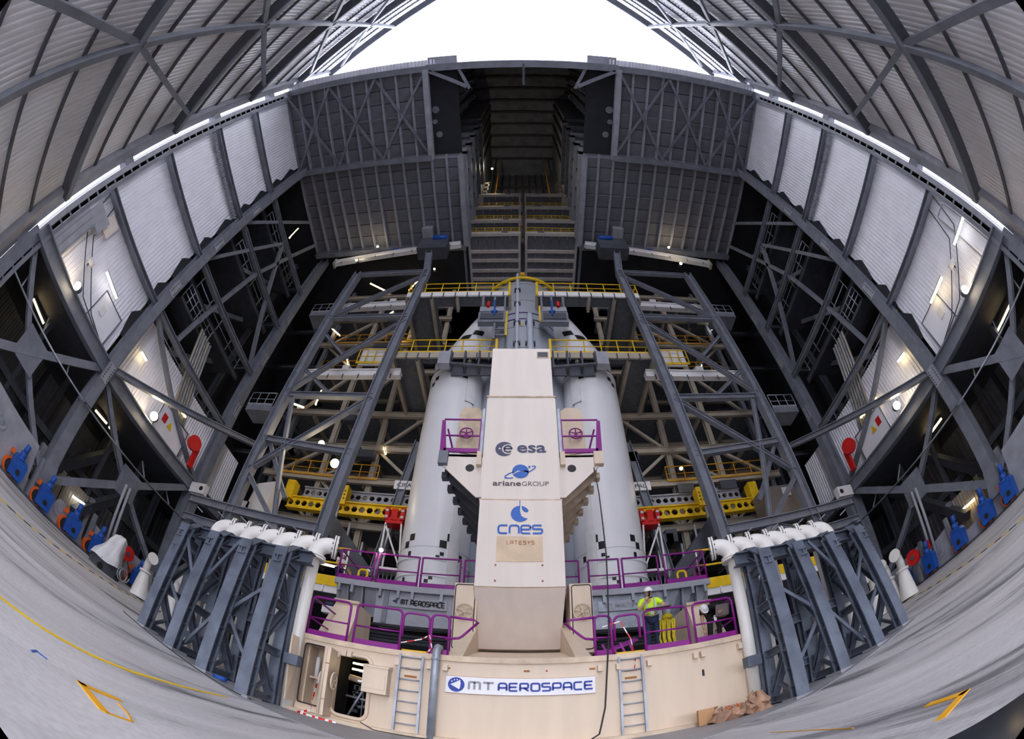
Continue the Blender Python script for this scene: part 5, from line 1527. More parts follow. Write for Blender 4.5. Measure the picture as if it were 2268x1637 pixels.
for s in (-1, 1):
    S = SIDE[s]
    for (nm, x0, x1, y, z0, z1, n, mt_, txt) in (('g', 6.0, 13.6, 22.0, 12.75, 13.35, 17, 'steel_light', 'upper grey'), ('y1', 6.0, 14.2, 21.4, 11.55, 12.25, 17, 'yellow', 'front yellow'), ('y2', 6.2, 12.2, 24.5, 11.4, 12.15, 12, 'yellow_dark', 'rear yellow')):
        cr = root('crane_beam', (s * 10, y, z0), '%s crane beam with a row of round holes, %s of the boosters' % (txt, S), 'crane beam')
        holed_beam('holed_web', x0, x1, y, z0, z1, n, mt_, cr, s)
        if nm == 'y1':
            for x in (10.2, 13.9):
                ob('yoke', MB(s).bx(x, x + .6, y - .25, y + .4, z0 + .5, z1 + 1.1), 'yellow', cr)
            bl = MB(s)
            for q in range(6):
                bl.bx(10.3 + .2 * (q % 2), 10.38 + .2 * (q % 2), y - .28, y - .25, z1 + .15 + .25 * (q // 2), z1 + .23 + .25 * (q // 2))
            ob('yoke_bolts', bl, 'rubber', cr, kind='stuff')
    for (y, d, txt) in ((21.3, 0, 'front'), (24.3, -.6, 'rear')):
        tr = root('trolley', (s * (7.0 + d), y, 9), 'red trolley with white hanging frame on the %s %s crane beam' % (txt, S), 'trolley')
        x = 7.0 + d
        ob('carriage', MB(s).bx(x - .55, x + .45, y - .35, y + .4, 11.0, 11.35), 'red', tr)
        for e in (-.5, .4):
            ob('carriage_cheek', MB(s).bx(x + e - .12, x + e + .12, y - .42, y + .45, 11.2, 11.95), 'red', tr)
        for e in (-.5, .4):
            for zz in (11.35, 11.75):
                ob('roller', MB(s).disc((x + e, y - .42, zz), .09, (0, -1, 0), .05, 10), 'reflective', tr)
        ob('carriage_mid', MB(s).bx(x - .2, x + .15, y - .4, y + .4, 11.2, 11.9), 'red', tr)
        for (a, b_) in (((x - .5, y - .3, 11.0), (x - .75, y - .3, 8.3)), ((x + .4, y - .3, 11.0), (x + .4, y - .3, 8.3)), ((x + .4, y - .3, 10.9), (x - .7, y - .3, 8.5)), ((x - .5, y + .4, 11.0), (x - .7, y + .4, 8.3)), ((x + .4, y + .4, 11.0), (x + .4, y + .4, 8.3))):
            ob('frame_bar', MB(s).bar(a, b_, .09), 'white', tr)
        ob('frame_base', MB(s).bx(x - .9, x + .5, y - .4, y + .5, 8.15, 8.32), 'white', tr)
        if txt == 'front':
            for k in range(5):
                ob('cable', MB(s).tube([(x - .6 + .25 * k, y, 8.2), (x - .5 + .2 * k, y - .1, 7.5), (x - .3 + .12 * k, y, 6.9)], .035, 5), 'galv', tr)
            ob('hook_block', MB(s).bx(x - .35, x + .15, y - .2, y + .2, 6.4, 7.0), 'rust', tr)
    bd = root('notice_board', (s * 6.4, 21.8, 13.6), 'white CIPAL notice board above the %s crane beam' % S, 'sign')
    ob('board', MB(s).bx(6.0, 7.6, 21.7, 21.8, 13.7, 14.3), 'white', bd)
    text_mesh('letters', 'CIPAL', (s * 6.8 - .6, 21.68, 13.85), .28, 'black', bd, 1.1)
    # yellow railed gallery at upper deck level, outside the upper deck
    gl = root('side_gallery', (s * 9, 16.5, 5), 'yellow railed gallery beside the %s end of the upper deck' % S, 'gallery')
    ob('floor', MB(s).bx(6.8, 14, 16.0, 19.0, 5.2, 5.4), 'grating', gl)
    ob('kick_beam', MB(s).bx(6.8, 14, 15.9, 16.0, 5.3, 5.75), 'yellow', gl)
    ob('fascia', MB(s).bx(6.8, 14, 15.95, 16.05, 5.0, 5.3), 'white', gl)
    for k in range(9):
        ob('fascia_rib', MB(s).bx(7.0 + k * .75, 7.06 + k * .75, 15.85, 15.95, 5.02, 5.3), 'white', gl)
    for z in (6.35, 7.05):
        ob('rail', MB(s).rod((6.9, 15.95, z), (14, 15.95, z), .045), 'yellow', gl)
    for k in range(5):
        ob('post', MB(s).rod((7.0 + k * 1.6, 15.95, 5.7), (7.0 + k * 1.6, 15.95, 7.05), .04), 'white', gl)
    ob('winch', MB(s).bx(7.1, 7.6, 15.8, 16.1, 4.1, 4.4), 'white', gl)
    ob('winch_motor', MB(s).rod((7.15, 15.9, 4.5), (7.5, 15.9, 4.5), .09, 10), 'navy', gl)
cabn = root('steel_cabinet', (15.2, 19.5, 8.8), 'brushed metal cabinet on the right lower beam', 'cabinet')
ob('body', MB().bx(13.6, 16.2, 19.4, 20.8, 9.4, 11.8), 'laptop', cabn)
ob('door', MB().bx(13.7, 14.8, 19.35, 19.4, 9.5, 11.7), 'laptop', cabn)
ob('placard', MB().bx(14.9, 15.5, 19.33, 19.37, 11.0, 11.6), 'white', cabn)
cabn = root('steel_cabinet', (-15, 19.5, 8.8), 'white slanted cabinet on the left lower beam', 'cabinet')
ob('body', MB().hexa([(-15.6, 19.2, 9.3), (-14.0, 19.2, 9.3), (-14.0, 20.4, 9.3), (-15.6, 20.4, 9.3)], [(-15.2, 19.2, 11.6), (-14.0, 19.2, 11.9), (-14.0, 20.4, 11.9), (-15.2, 20.4, 11.6)]), 'white', cabn)
ob('lower_box', MB().bx(-16.4, -15.3, 19.2, 20.2, 9.3, 10.3), 'white', cabn)

# ------------------------------------------------------------------ things along the wings
for s in (-1, 1):
    S = SIDE[s]
    for (y0, y1, z0, z1, txt) in ((6.3, 8.2, 11.0, 13.0, 'near'), (14.0, 16.9, 11.0, 12.9, 'far')):
        dd = root('service_door', (s * 20.5, (y0 + y1) / 2, z0), 'cream service door in the white %s wall, %s one' % (S, txt), 'door')
        ob('leaf', MB(s).bx(20.42, 20.55, y0, y1, z0, z1), 'clad_white', dd)
        ob('frame', MB(s).tube([(20.4, y0, z0), (20.4, y1, z0), (20.4, y1, z1), (20.4, y0, z1)], .05, 5, closed=True), 'steel', dd)
        ob('notice', MB(s).bx(20.38, 20.42, y0 + .4, y0 + .8, z0 + .9, z0 + 1.4), 'white' if txt == 'near' else 'red', dd)
        if txt == 'far':
            ob('warning_sign', MB(s).prism([(20.38, y0 + 1.0, z0 + .9), (20.38, y0 + 1.5, z0 + .9), (20.38, y0 + 1.25, z0 + 1.35)], (.03, 0, 0)), 'yellow', dd)
    hr = root('hose_reel', (s * 19.9, 17.1, 11.5), 'red hose reel mounted at the far %s mezzanine edge' % S, 'hose reel')
    ob('drum', MB(s).disc((19.7, 17.1, 12.4), .5, (-1, -.4, 0), .25, 20), 'red', hr)
    ob('bracket', MB(s).bx(19.6, 19.8, 17.4, 17.8, 11.0, 12.4), 'red', hr)
    hr = root('hose_reel', (s * 19.6, 15.2, 2.4), 'red hose reel standing beside the %s bogies' % S, 'hose reel')
    ob('drum', MB(s).disc((19.35, 15.4, 3.75), .42, (-1, -.3, 0), .2, 20), 'red', hr)
    ob('hub', MB(s).disc((19.15, 15.35, 3.75), .12, (-1, -.3, 0), .06, 12), 'steel_dark', hr)
    ob('stand', MB(s).bx(19.35, 19.5, 15.3, 15.5, 2.28, 3.6), 'steel', hr)
    ob('hose', MB(s).tube([(19.3, 15.6, 3.4), (19.2, 15.9, 2.9), (19.3, 16.0, 2.6)], .03, 5), 'rubber', hr)
    vp = root('utility_pipe', (s * 19.7, 14.6, 2.3), 'pair of tall thin pipes by the %s bogies' % S, 'pipes')
    for e in (0, .35):
        ob('pipe', MB(s).rod((19.9, 14.3 + e, 2.3), (19.9, 14.0 + e, 7.0), .09, 8), 'steel_light', vp)
    ob('valve', MB(s).bx(19.7, 19.85, 14.4, 14.6, 3.6, 4.1), 'red', vp)
    sw = root('service_wall', (s * 22, 11.5, 2.3), 'ribbed metal shutter behind the %s bogies' % S, 'shutter')
    for k in range(2):
        ob('shutter', MB(s).sheet((22.2, 9.6 + 2.0 * k, 2.3), (0, 1, 0), (0, 0, 1), (-1, 0, 0), 1.9, 3.0, .22, .08), 'platform_cream', sw)
    ob('jamb', MB(s).bx(22.0, 22.3, 9.2, 9.55, 2.3, 5.4), 'steel_light', sw)
    ob('jamb', MB(s).bx(22.0, 22.3, 13.6, 13.9, 2.3, 5.4), 'steel_light', sw)
    eb = root('end_beam', (s * 18.3, 20, 9.4), 'white boxed beam end at the foot of the %s wing' % S, 'beam')
    ob('box', MB(s).bx(18.6, 19.9, 18.6, 19.0, 9.9, 10.6), 'white', eb)
    ob('hole', MB(s).disc((18.9, 18.6, 10.25), .16, (0, -1, 0), .02, 12), 'rubber', eb)
    mg = root('surveillance_camera', (s * 20.2, 4.2, 12.3), 'small white camera on a bracket on the %s wall' % S, 'camera')
    ob('housing', MB(s).rod((20.0, 4.1, 12.5), (19.8, 4.5, 12.4), .16, 8), 'white', mg)
    ob('arm', MB(s).rod((20.5, 4.4, 12.5), (20.0, 4.3, 12.5), .05), 'steel_dark', mg)
    for k, (y, z) in enumerate(((2.6, 10.8), (3.6, 10.8))):
        cc = ob('service_cable', MB(s).tube([(20.45, 1.9 + k * .8, 16), (20.42, 2.6 + k * .8, 13.5), (20.4, 5.5 + k, 11.4), (20.4, 8.6, 10.95)], .03, 5), 'rubber', None, 'thin dark cable running down the %s white wall, %s one' % (S, ['lower', 'upper'][k]), 'cable')
    for k in range(9):                      # dark overlapping baffle plates between wall and column
        z = 12.5 + k * 2.7
        bf = ob('baffle_plate', MB(s).hexa([(20.35, 8.72, z), (20.5, 8.72, z), (20.45, 9.0, z), (20.3, 9.0, z)], [(20.35, 8.35, z + 1.5), (20.5, 8.35, z + 1.5), (20.45, 8.95, z + 2.4), (20.3, 8.95, z + 2.4)]), 'void', wl if False else None,
                'dark baffle plate along the %s white wall edge, number %s from below' % (S, ['one', 'two', 'three', 'four', 'five', 'six', 'seven', 'eight', 'nine'][k]), 'plate', 'dark baffle plates')
# wall-mounted duct in the upper left corner
du = root('air_duct', (-20.3, 2.2, 11.5), 'pale curved air duct with pipes at the near edge of the left wall', 'duct')
ob('duct', MB().bx(-20.55, -20.0, 1.7, 2.9, 10.9, 13.6), 'steel_light', du)
ob('elbow', MB().bx(-20.55, -20.1, 2.0, 3.4, 13.6, 14.6), 'steel_light', du)
for k in range(4):
    ob('band', MB().bx(-20.58, -19.97, 1.66 + .38 * k, 1.70 + .38 * k, 10.9, 13.6), 'steel', du)
ob('grille', MB().bx(-20.6, -20.35, 3.1, 4.0, 14.2, 15.3), 'mast_white', du)
pp = root('looped_pipe', (20.4, 2.4, 11), 'thin looped pipe on the near edge of the right wall', 'pipe')
ob('loop', MB().tube([(20.4, 2.0, 11), (20.4, 2.0, 14.5), (20.4, 2.1, 14.7), (20.4, 2.8, 14.7), (20.4, 2.9, 14.5), (20.4, 2.9, 11)], .04, 6), 'steel_light', pp)
# white sheet over equipment by the left bogies
cvr = MB()
n = 20
prof = [(.95, 0), (.85, .5), (.62, 1.0), (.55, 1.5), (.42, 2.0), (.2, 2.2), (0, 2.24)]
vs, fs = [], []
for i, (r_, z) in enumerate(prof):
    for j in range(n):
        a = 2 * math.pi * j / n
        q = r_ * (1 + .16 * math.sin(5 * a + i * .6) + .08 * math.sin(9 * a + 1.3 * i))
        vs.append((-17.5 + q * .7 * math.cos(a), 12.8 + q * .9 * math.sin(a) + .12 * i, fz(17.5) + .45 + z * .72 + .06 * math.sin(3 * a)))
for i in range(len(prof) - 1):
    for j in range(n):
        fs.append((i * n + j, i * n + (j + 1) % n, (i + 1) * n + (j + 1) % n, (i + 1) * n + j))
cvr.add(vs, fs, True)
dc = root('covered_machine', (-17.5, 12.8, fz(17.5)), 'machine under a crumpled white sheet by the left bogies', 'machine')
ob('sheet', cvr, 'cloth_white', dc)
ob('base', MB().bx(-18.0, -17.0, 12.2, 13.4, fz(17.5) - .05, fz(17.5) + .5), 'steel_dark', dc)
for y in (12.2, 13.4):
    ob('wheel', MB().disc((-17.0, y, fz(17) + .16), .16, (1, 0, 0), .08, 12), 'rubber', dc)
ob('cable_coil', MB().tube([(-16.95 + .02 * k, 13.5 + .3 * math.cos(k * .6), fz(17) + .45 + .3 * math.sin(k * .6)) for k in range(22)], .035, 5), 'galv', dc)
# cardboard box and crumpled wrapping on the right
bx_ = root('cardboard_box', (3.6, 8.95, 0), 'brown cardboard box by the foot of the table', 'box')
ob('carton', MB().hexa([(3.36, 8.75, .02), (3.66, 8.65, .02), (3.95, 9.1, .02), (3.5, 9.2, .02)], [(3.36, 8.75, .38), (3.66, 8.65, .38), (3.95, 9.1, .38), (3.5, 9.2, .38)]), 'cardboard', bx_)
ob('label', MB().hexa([(3.80, 8.84, .06), (3.82, 8.84, .06), (3.92, 9.03, .06), (3.90, 9.03, .06)], [(3.80, 8.84, .34), (3.82, 8.84, .34), (3.92, 9.03, .34), (3.90, 9.03, .34)]), 'tape_white', bx_)
ob('tape', MB().bx(3.5, 3.62, 8.72, 8.9, .375, .385), 'cream_dirty', bx_)
rg = random.Random(3)
cp = root('wrapping_heap', (4.25, 8.6, 0), 'heap of crumpled brown wrapping with orange straps on the floor', 'wrapping')
for k in range(9):
    cx, cy = 3.75 + k * .11, 8.55 + rg.uniform(-.12, .12)
    h = .26 + (.16 if k > 6 else 0) + rg.uniform(-.04, .06)
    n = 14
    vs, fs = [], []
    for i in range(6):
        t = i / 5
        for j in range(n):
            a = 2 * math.pi * j / n
            q = .26 * math.cos(t * 1.45) * (1 + .6 * rg.uniform(-1, 1))
            vs.append((cx + q * math.cos(a), cy + q * .8 * math.sin(a), max(.01, h * math.sin(t * 1.5) + .09 * rg.uniform(-1, 1))))
    for i in range(5):
        for j in range(n):
            fs.append((i * n + j, i * n + (j + 1) % n, (i + 1) * n + (j + 1) % n, (i + 1) * n + j))
    fs.append(list(range(5 * n, 6 * n)))
    ob('fold', MB().add(vs, fs), 'tarp', cp)
for k in range(5):
    x = 3.8 + k * .2
    ob('strap', MB().tube([(x, 8.3, .03), (x + .05, 8.42, .2), (x + .1, 8.5, .33), (x + .2, 8.55, .25)], .014, 5), 'orange', cp)
ob('rope_coil', MB().tube([(-5.9 + .16 * math.cos(k * .5), 7.95 + .12 * math.sin(k * .5), fz(5.9) + .03 + .002 * k) for k in range(40)], .016, 5), 'blue', None, 'small coil of blue rope under the left steel supports', 'rope')

# ------------------------------------------------------------------ lamps
def tube_lamp(p, q, label, warm=True, w_=.16):
    p, q = Vector(p), Vector(q)
    t = root('strip_light', (p + q) / 2, label, 'lamp', 'strip lights')
    ob('tube', MB().rod(p, q, w_ * .5, 8), 'tube_warm' if warm else 'tube_cool', t)
    o = Vector((0, 0, w_ * .55))
    ob('housing', MB().bar(p + o, q + o, w_ * 1.2, w_ * .4), 'steel_light', t)
    mid = (p + q) / 2
    if mid.y > 22:
        zt = [z for z in (11.4, 14.6, 17.2, 20.2, 24.6, 28.0, 31.5, 35.2, 37.4) if z > mid.z + .2][0]
        ob('suspension_rod', MB().rod(mid + o, (mid.x, mid.y, zt - .2), .02, 5), 'steel_dark', t)


def flood_lamp(p, label, r=.2, aim=(0, -1, -.3), pw=0):
    p = Vector(p)
    t = root('flood_light', p, label, 'lamp', 'flood lights')
    d = Vector(aim).normalized()
    ob('lens', MB().lathe([(r, 0), (r * .8, r * .35), (r * .4, r * .55), (0, r * .6)], (0, 0, 0), 12) if False else MB().disc(p, r, d, .06, 14), 'flood', t)
    ob('housing', MB().disc(p - d * .3, r * 1.15, d, .3, 12), 'steel', t)
    if pw:
        l = bpy.data.lights.new('flood_glow', 'POINT')
        l.energy = pw * .025
        l.color = (1, .82, .55)
        l.shadow_soft_size = .15
        lo_ = bpy.data.objects.new('flood_glow', l)
        lo_.location = d * .35
        lo_.parent = t
        COL.objects.link(lo_)
tl = 0
for s, lst in ((-1, [((20.0, 5.37, 13.2), (20.0, 6.9, 13.1), 'on the white wall beside the near door', False), ((20.5, 14.36, 13.5), (20.5, 16.1, 13.6), 'on the far wall above the red sign', True),
                     ((24, 4.2, 10.1), (24, 5.7, 10.0), 'under the mezzanine at the near end', True), ((24, 12, 10.0), (24, 13.2, 10.1), 'under the mezzanine at the far end', True), ((24, 13.5, 10.1), (24, 14, 10.1), 'tiny one under the mezzanine', True),
                     ((21.9, 12.3, 4.55), (21.9, 13.0, 4.68), 'over the ribbed shutter, nearer one', False), ((21.9, 13.1, 4.68), (21.9, 13.7, 4.72), 'over the ribbed shutter, farther one', False), ((21.9, 9.93, 4.6), (21.9, 10.6, 4.6), 'at the bogie plates', False),
                     ((20.5, 10.6, 13.3), (20.5, 11.2, 13.3), 'short one near the main column', True), ((21, 14.4, 35.6), (21, 14.4, 33.6), 'upright one high by the dark ceiling corner', True),
                     ((14.65, 21, 35.5), (12.4, 21, 33.8), 'slanting left one of the pair under the roof', True), ((10.4, 21, 34.0), (9.9, 21, 35.7), 'slanting right one of the pair under the roof', True),
                     ((9.33, 20.5, 26.3), (9.33, 20.5, 28.3), 'upright beside the inner post', True), ((16.3, 21, 28.5), (15.1, 21, 27.4), 'above the stair landing', True), ((13.6, 21, 24.7), (13.1, 21, 23.7), 'beside the white board', True),
                     ((16.7, 21, 19.7), (15.4, 21, 19.3), 'below the small landing', True), ((14.5, 21, 19.6), (14.5, 21, 21.0), 'upright behind the outer post', True), ((11.6, 21, 29.9), (11.1, 21, 30.6), 'short one behind the middle hoist beam', True),
                     ((20.6, 20.4, 14.9), (20.0, 20.4, 14.4), 'small one by the lower column', True), ((10.9, 20.5, 7.9), (9.0, 20.5, 7.75), 'long one behind the yellow gallery rail', True), ((8.5, 21, 16.2), (8.3, 21, 15.7), 'tiny one behind the booster', True)]),
               (1, [((20.0, 1.9, 12.8), (20.0, 3.4, 12.8), 'on the white wall at the near edge', False), ((20.0, 5.26, 12.8), (20.0, 6.8, 12.8), 'on the white wall beside the near door', True), ((20.5, 13.9, 13.3), (20.5, 15.8, 13.5), 'on the far wall above the red sign', True),
                    ((20.5, 10.4, 13.2), (20.5, 11.1, 13.3), 'short one near the main column', True), ((24, 4.2, 9.9), (24, 5.95, 9.9), 'under the mezzanine at the near end', True), ((24, 12.5, 10.1), (24, 14.2, 10.1), 'under the mezzanine at the far end', True),
                    ((21.9, 13.28, 4.4), (21.9, 12.6, 4.34), 'over the ribbed shutter, farther one', True), ((21.9, 12.5, 4.34), (21.9, 11.83, 4.3), 'over the ribbed shutter, nearer one', True), ((21.9, 10.1, 4.4), (21.9, 9.55, 4.3), 'at the bogie plates', True),
                    ((16.3, 21, 29.4), (16.1, 21, 28.4), 'short upright one above the stair landing', False), ((13.6, 21, 23.9), (13.3, 21, 23.4), 'short one beside the white board', False)])):
    for p, q, t, warm in lst:
        if p[1] > 20:                       # hang the deep ones under the platform edge beams
            p, q = [tuple(o_ + (v - o_) * 22.35 / 21 for v, o_ in zip(w_, (0, 0, .5))) for w_ in (p, q)]
        p = (p[0] * s, p[1], p[2]); q = (q[0] * s, q[1], q[2])
        tube_lamp(p, q, 'lit strip light in the %s wing, %s' % (SIDE[s], t), warm, .14)
for p, t, r_, pw in (((-19.75, 4.7, 11.0), 'near edge of the left mezzanine', .2, 80), ((-19.75, 13.35, 11.2), 'far edge of the left mezzanine', .24, 220), ((19.75, 4.75, 11.0), 'near edge of the right mezzanine', .2, 80), ((19.75, 12.4, 11.3), 'far edge of the right mezzanine', .22, 220),
                     ((-11.5, 18.7, 14.5), 'inner frame, upper of the pair left of the booster', .18, 200), ((-10.25, 18.7, 13.2), 'inner frame, lower of the pair left of the booster', .24, 300), ((-5.05, 14.3, 6.5), 'purple rail left of the booster', .07, 20),
                     ((-13.6, 17.6, 36.6), 'roof beam at the left', .1, 60), ((13.7, 17.6, 36.6), 'roof beam at the right', .1, 60), ((-15.6, 18.4, 35.6), 'upper left hoist beam end', .1, 60), ((14.6, 18.4, 35.0), 'upper right hoist beam end', .12, 80),
                     ((9.4, 20.8, 14.5), 'ceiling right of the right booster', .1, 60), ((-7.9, 19.2, 34.6), 'inner post head left of the core', .08, 40), ((-4.0, 16.8, 58), 'dark shaft wall far above', .12, 2500)):
    flood_lamp(p, 'small bright flood light on the ' + t, r_, (0 if abs(p[0]) < 19 else -.7 * p[0] / abs(p[0]), -1, -.35), pw)

# ------------------------------------------------------------------ people


def skin_verts(joints, edges, rootk, sub=1):
    """grow a continuous limb surface from joints {name: (xyz, radius)}"""
    names = list(joints)
    me = bpy.data.meshes.new('skin')
    me.from_pydata([joints[k][0] for k in names], [(names.index(a), names.index(b)) for a, b in edges], [])
    o = bpy.data.objects.new('skin', me)
    COL.objects.link(o)
    md = o.modifiers.new('s', 'SKIN')
    md.use_smooth_shade = True
    for i, k in enumerate(names):
        r_ = joints[k][1]
        me.skin_vertices[0].data[i].radius = r_ if isinstance(r_, tuple) else (r_, r_)
        me.skin_vertices[0].data[i].use_root = (k == rootk)
    sb = o.modifiers.new('u', 'SUBSURF')
    sb.levels = sb.render_levels = sub
    ev = bpy.data.meshes.new_from_object(o.evaluated_get(bpy.context.evaluated_depsgraph_get()))
    vs = [tuple(v.co) for v in ev.vertices]
    fs = [tuple(p.vertices) for p in ev.polygons]
    bpy.data.objects.remove(o)
    return vs, fs


def ellipsoid(mb, c, rx, ry, rz, n=16, k=10, z0=-1, z1=1, tilt=0):
    vs, fs = [], []
    ct, st = math.cos(tilt), math.sin(tilt)
    a0, a1 = math.asin(max(-1, z0)), math.asin(min(1, z1))
    for i in range(k + 1):
        la = a0 + (a1 - a0) * i / k
        for j in range(n):
            a = 2 * math.pi * j / n
            x, y, z = rx * math.cos(la) * math.cos(a), ry * math.cos(la) * math.sin(a), rz * math.sin(la)
            y, z = y * ct - z * st, y * st + z * ct
            vs.append((c[0] + x, c[1] + y, c[2] + z))
    for i in range(k):
        for j in range(n):
            fs.append((i * n + j, i * n + (j + 1) % n, (i + 1) * n + (j + 1) % n, (i + 1) * n + j))
    mb.add(vs, fs, True)


def person(label, loc, J, rz, top, legs, top_sleeve, hands, tilt, extras=()):
    """J: joints in metres, facing -y; hands: (palm key, direction of fingers)"""
    t = root('person', loc, label, 'person', rz=rz)
    t.rotation_euler = (0, 0, 0)
    ca, sa = math.cos(rz), math.sin(rz)
    L = Vector(loc)

    def W(p):
        return (L.x + p[0] * ca - p[1] * sa, L.y + p[0] * sa + p[1] * ca, L.z + p[2])

    def place(vs):
        return [W(v) for v in vs]
    E_ = [('pel', 'wai'), ('wai', 'che'), ('che', 'nec'), ('nec', 'hd'), ('che', 'sl'), ('sl', 'el'), ('el', 'wl'), ('che', 'sr'), ('sr', 'er'), ('er', 'wr'), ('pel', 'hl'), ('hl', 'kl'), ('kl', 'al'), ('pel', 'hr'), ('hr', 'kr'), ('kr', 'ar'), ('al', 'tl'), ('ar', 'tr')]
    rad = dict(pel=(.14, .11), wai=(.14, .10), che=(.15, .11), nec=.055, hd=.06, sl=.062, el=.045, wl=.032, sr=.062, er=.045, wr=.032, hl=.085, kl=.058, al=.042, hr=.085, kr=.058, ar=.042, tl=.038, tr=.038)
    vs, fs = skin_verts({k: (J[k], rad[k]) for k in J if k in rad}, E_, 'pel')
    mb = MB()
    mb.add(place(vs), fs, True)
    hc = Vector(J['hd'])
    hm = MB()
    ellipsoid(hm, (0, 0, 0), .078, .098, .118, 18, 12)
    ellipsoid(hm, (0, -.098, -.015), .014, .022, .024, 8, 5)          # nose
    for e in (-1, 1):
        ellipsoid(hm, (e * .079, .005, -.01), .012, .022, .032, 8, 5)  # ears
    ct, st = math.cos(tilt), math.sin(tilt)
    def H(p):
        y, z = p[1] * ct - p[2] * st, p[1] * st + p[2] * ct
        return (hc.x + p[0], hc.y + y, hc.z + z)
    hm.v = [W(H(p)) for p in hm.v]
    mb.add(hm.v, hm.f, True)
    for key, dirv, side in hands:
        w_ = Vector(J[key]); d = Vector(dirv).normalized()
        sdv = d.cross(Vector((0, 0, 1)))
        sdv = sdv.normalized() if sdv.length > .1 else Vector((1, 0, 0))
        nv = sdv.cross(d)
        palm = [w_ - d * .01, w_ + d * .04, w_ + d * .085]
        mb.add(*[(place([tuple(x) for x in MB().tube(palm, [.03, .042, .036], 8).v])), MB().tube(palm, [.03, .042, .036], 8).f], True)
        for i, ln in enumerate((.062, .075, .07, .052)):
            b0 = w_ + d * .08 + sdv * (-.033 + .022 * i)
            p = [b0, b0 + d * ln * .5 - nv * .008, b0 + d * ln * .85 - nv * .03]
            tt = MB().tube(p, [.0105, .0095, .008], 6)
            mb.add(place(tt.v), tt.f, True)
        b0 = w_ + d * .02 + sdv * (.036 * side)
        p = [b0, b0 + d * .03 + sdv * (.022 * side), b0 + d * .062 + sdv * (.026 * side) - nv * .012]
        tt = MB().tube(p, [.012, .011, .009], 6)
        mb.add(place(tt.v), tt.f, True)
    ob('body', mb, 'skin', t)
    for e in (-1, 1):
        ob('eye', MB().disc(W(H((e * .032, -.090, .012))), .011, Vector(W(H((e * .032, -.2, .012)))) - Vector(W(H((e * .032, -.09, .012)))), .006, 8), 'black', t)
    fc = MB(); fc.bar(W(H((-.024, -.091, -.056))), W(H((.024, -.091, -.056))), .008, .008); ob('mouth', fc, 'logo_text', t)
    hair = MB(); ellipsoid(hair, (0, .012, .006), .083, .098, .118, 16, 8, -.35, 1)
    hair.v = [W(H((p[0], p[1] + .006, p[2]))) for p in hair.v]
    ob('hair', hair, 'logo_text', t)
    hm = MB(); ellipsoid(hm, (0, .01, .03), .108, .132, .125, 20, 8, .12, 1)
    hm.v = [W(H(p)) for p in hm.v]
    h_ = ob('helmet', hm, 'white', t)
    br = MB(); br.add(*[[W(H((.112 * math.cos(2 * math.pi * j / 20), .01 + (.135 + (.035 if math.sin(2 * math.pi * j / 20) < -.3 else 0)) * math.sin(2 * math.pi * j / 20), .043 + dz))) for dz in (0, .012) for j in range(20)] + [W(H((.09 * math.cos(2 * math.pi * j / 20), .01 + .11 * math.sin(2 * math.pi * j / 20), .05))) for j in range(20)], [(j, (j + 1) % 20, 20 + (j + 1) % 20, 20 + j) for j in range(20)] + [(20 + j, 20 + (j + 1) % 20, 40 + (j + 1) % 20, 40 + j) for j in range(20)]])
    ob('brim', br, 'white', h_)
    # shirt over torso and upper arms
    lerp = lambda a, b, f: tuple(Vector(J[a]) * (1 - f) + Vector(J[b]) * f)
    js = dict(pel=(lerp('pel', 'wai', .1), (.165, .13)), wai=(J['wai'], (.165, .125)), che=(J['che'], (.18, .135)), nec=(lerp('che', 'nec', .75), .075), sl=(J['sl'], .088), sr=(J['sr'], .088), el=(lerp('sl', 'el', top_sleeve), .068), er=(lerp('sr', 'er', top_sleeve), .068))
    vs, fs = skin_verts(js, [('pel', 'wai'), ('wai', 'che'), ('che', 'nec'), ('che', 'sl'), ('sl', 'el'), ('che', 'sr'), ('sr', 'er')], 'pel')
    ob('shirt', MB().add(place(vs), fs, True), top, t)
    jl = dict(pel=(J['pel'], (.155, .125)), hl=(J['hl'], .10), kl=(J['kl'], .075), al=(J['al'], .066), hr=(J['hr'], .10), kr=(J['kr'], .075), ar=(J['ar'], .066))
    vs, fs = skin_verts(jl, [('pel', 'hl'), ('hl', 'kl'), ('kl', 'al'), ('pel', 'hr'), ('hr', 'kr'), ('kr', 'ar')], 'pel')
    ob('trousers', MB().add(place(vs), fs, True), legs, t)
    for a, b_ in (('al', 'tl'), ('ar', 'tr')):
        A, B = Vector(J[a]), Vector(J[b_])
        bt_ = MB().tube([A + Vector((0, .05, -.03)), A + Vector((0, -.02, -.035)), B + Vector((0, 0, 0))], [.05, .056, .042], 10)
        ob('boot', MB().add(place(bt_.v), bt_.f, True), 'rubber', t)
    return t, W


# worker in a yellow jacket, radio to the mouth, clipboard on the rail
J1 = dict(pel=(0, 0, .95), wai=(0, 0, 1.08), che=(0, -.01, 1.32), nec=(0, -.02, 1.50), hd=(-.01, -.06, 1.62), sl=(-.2, 0, 1.42), el=(-.29, -.1, 1.16), wl=(-.13, -.24, 1.38), sr=(.2, 0, 1.42), er=(.34, -.1, 1.24), wr=(.24, -.34, 1.16),
          hl=(-.1, 0, .9), kl=(-.11, -.02, .5), al=(-.12, .03, .1), hr=(.1, 0, .9), kr=(.11, -.03, .5), ar=(.11, .03, .1), tl=(-.14, -.15, .04), tr=(.13, -.15, .04))
t, W = person('worker in a yellow high-visibility jacket talking into a radio at the rail', (2.98, 10.15, 2.02), J1, R(-4), 'hivis', 'jeans', .75, [('wl', (.35, .15, .6), 1), ('wr', (-.3, -.6, -.1), -1)], R(18))
ob('radio', MB().bar(W((-.06, -.24, 1.44)), W((-.02, -.27, 1.60)), .05, .035), 'black', t)
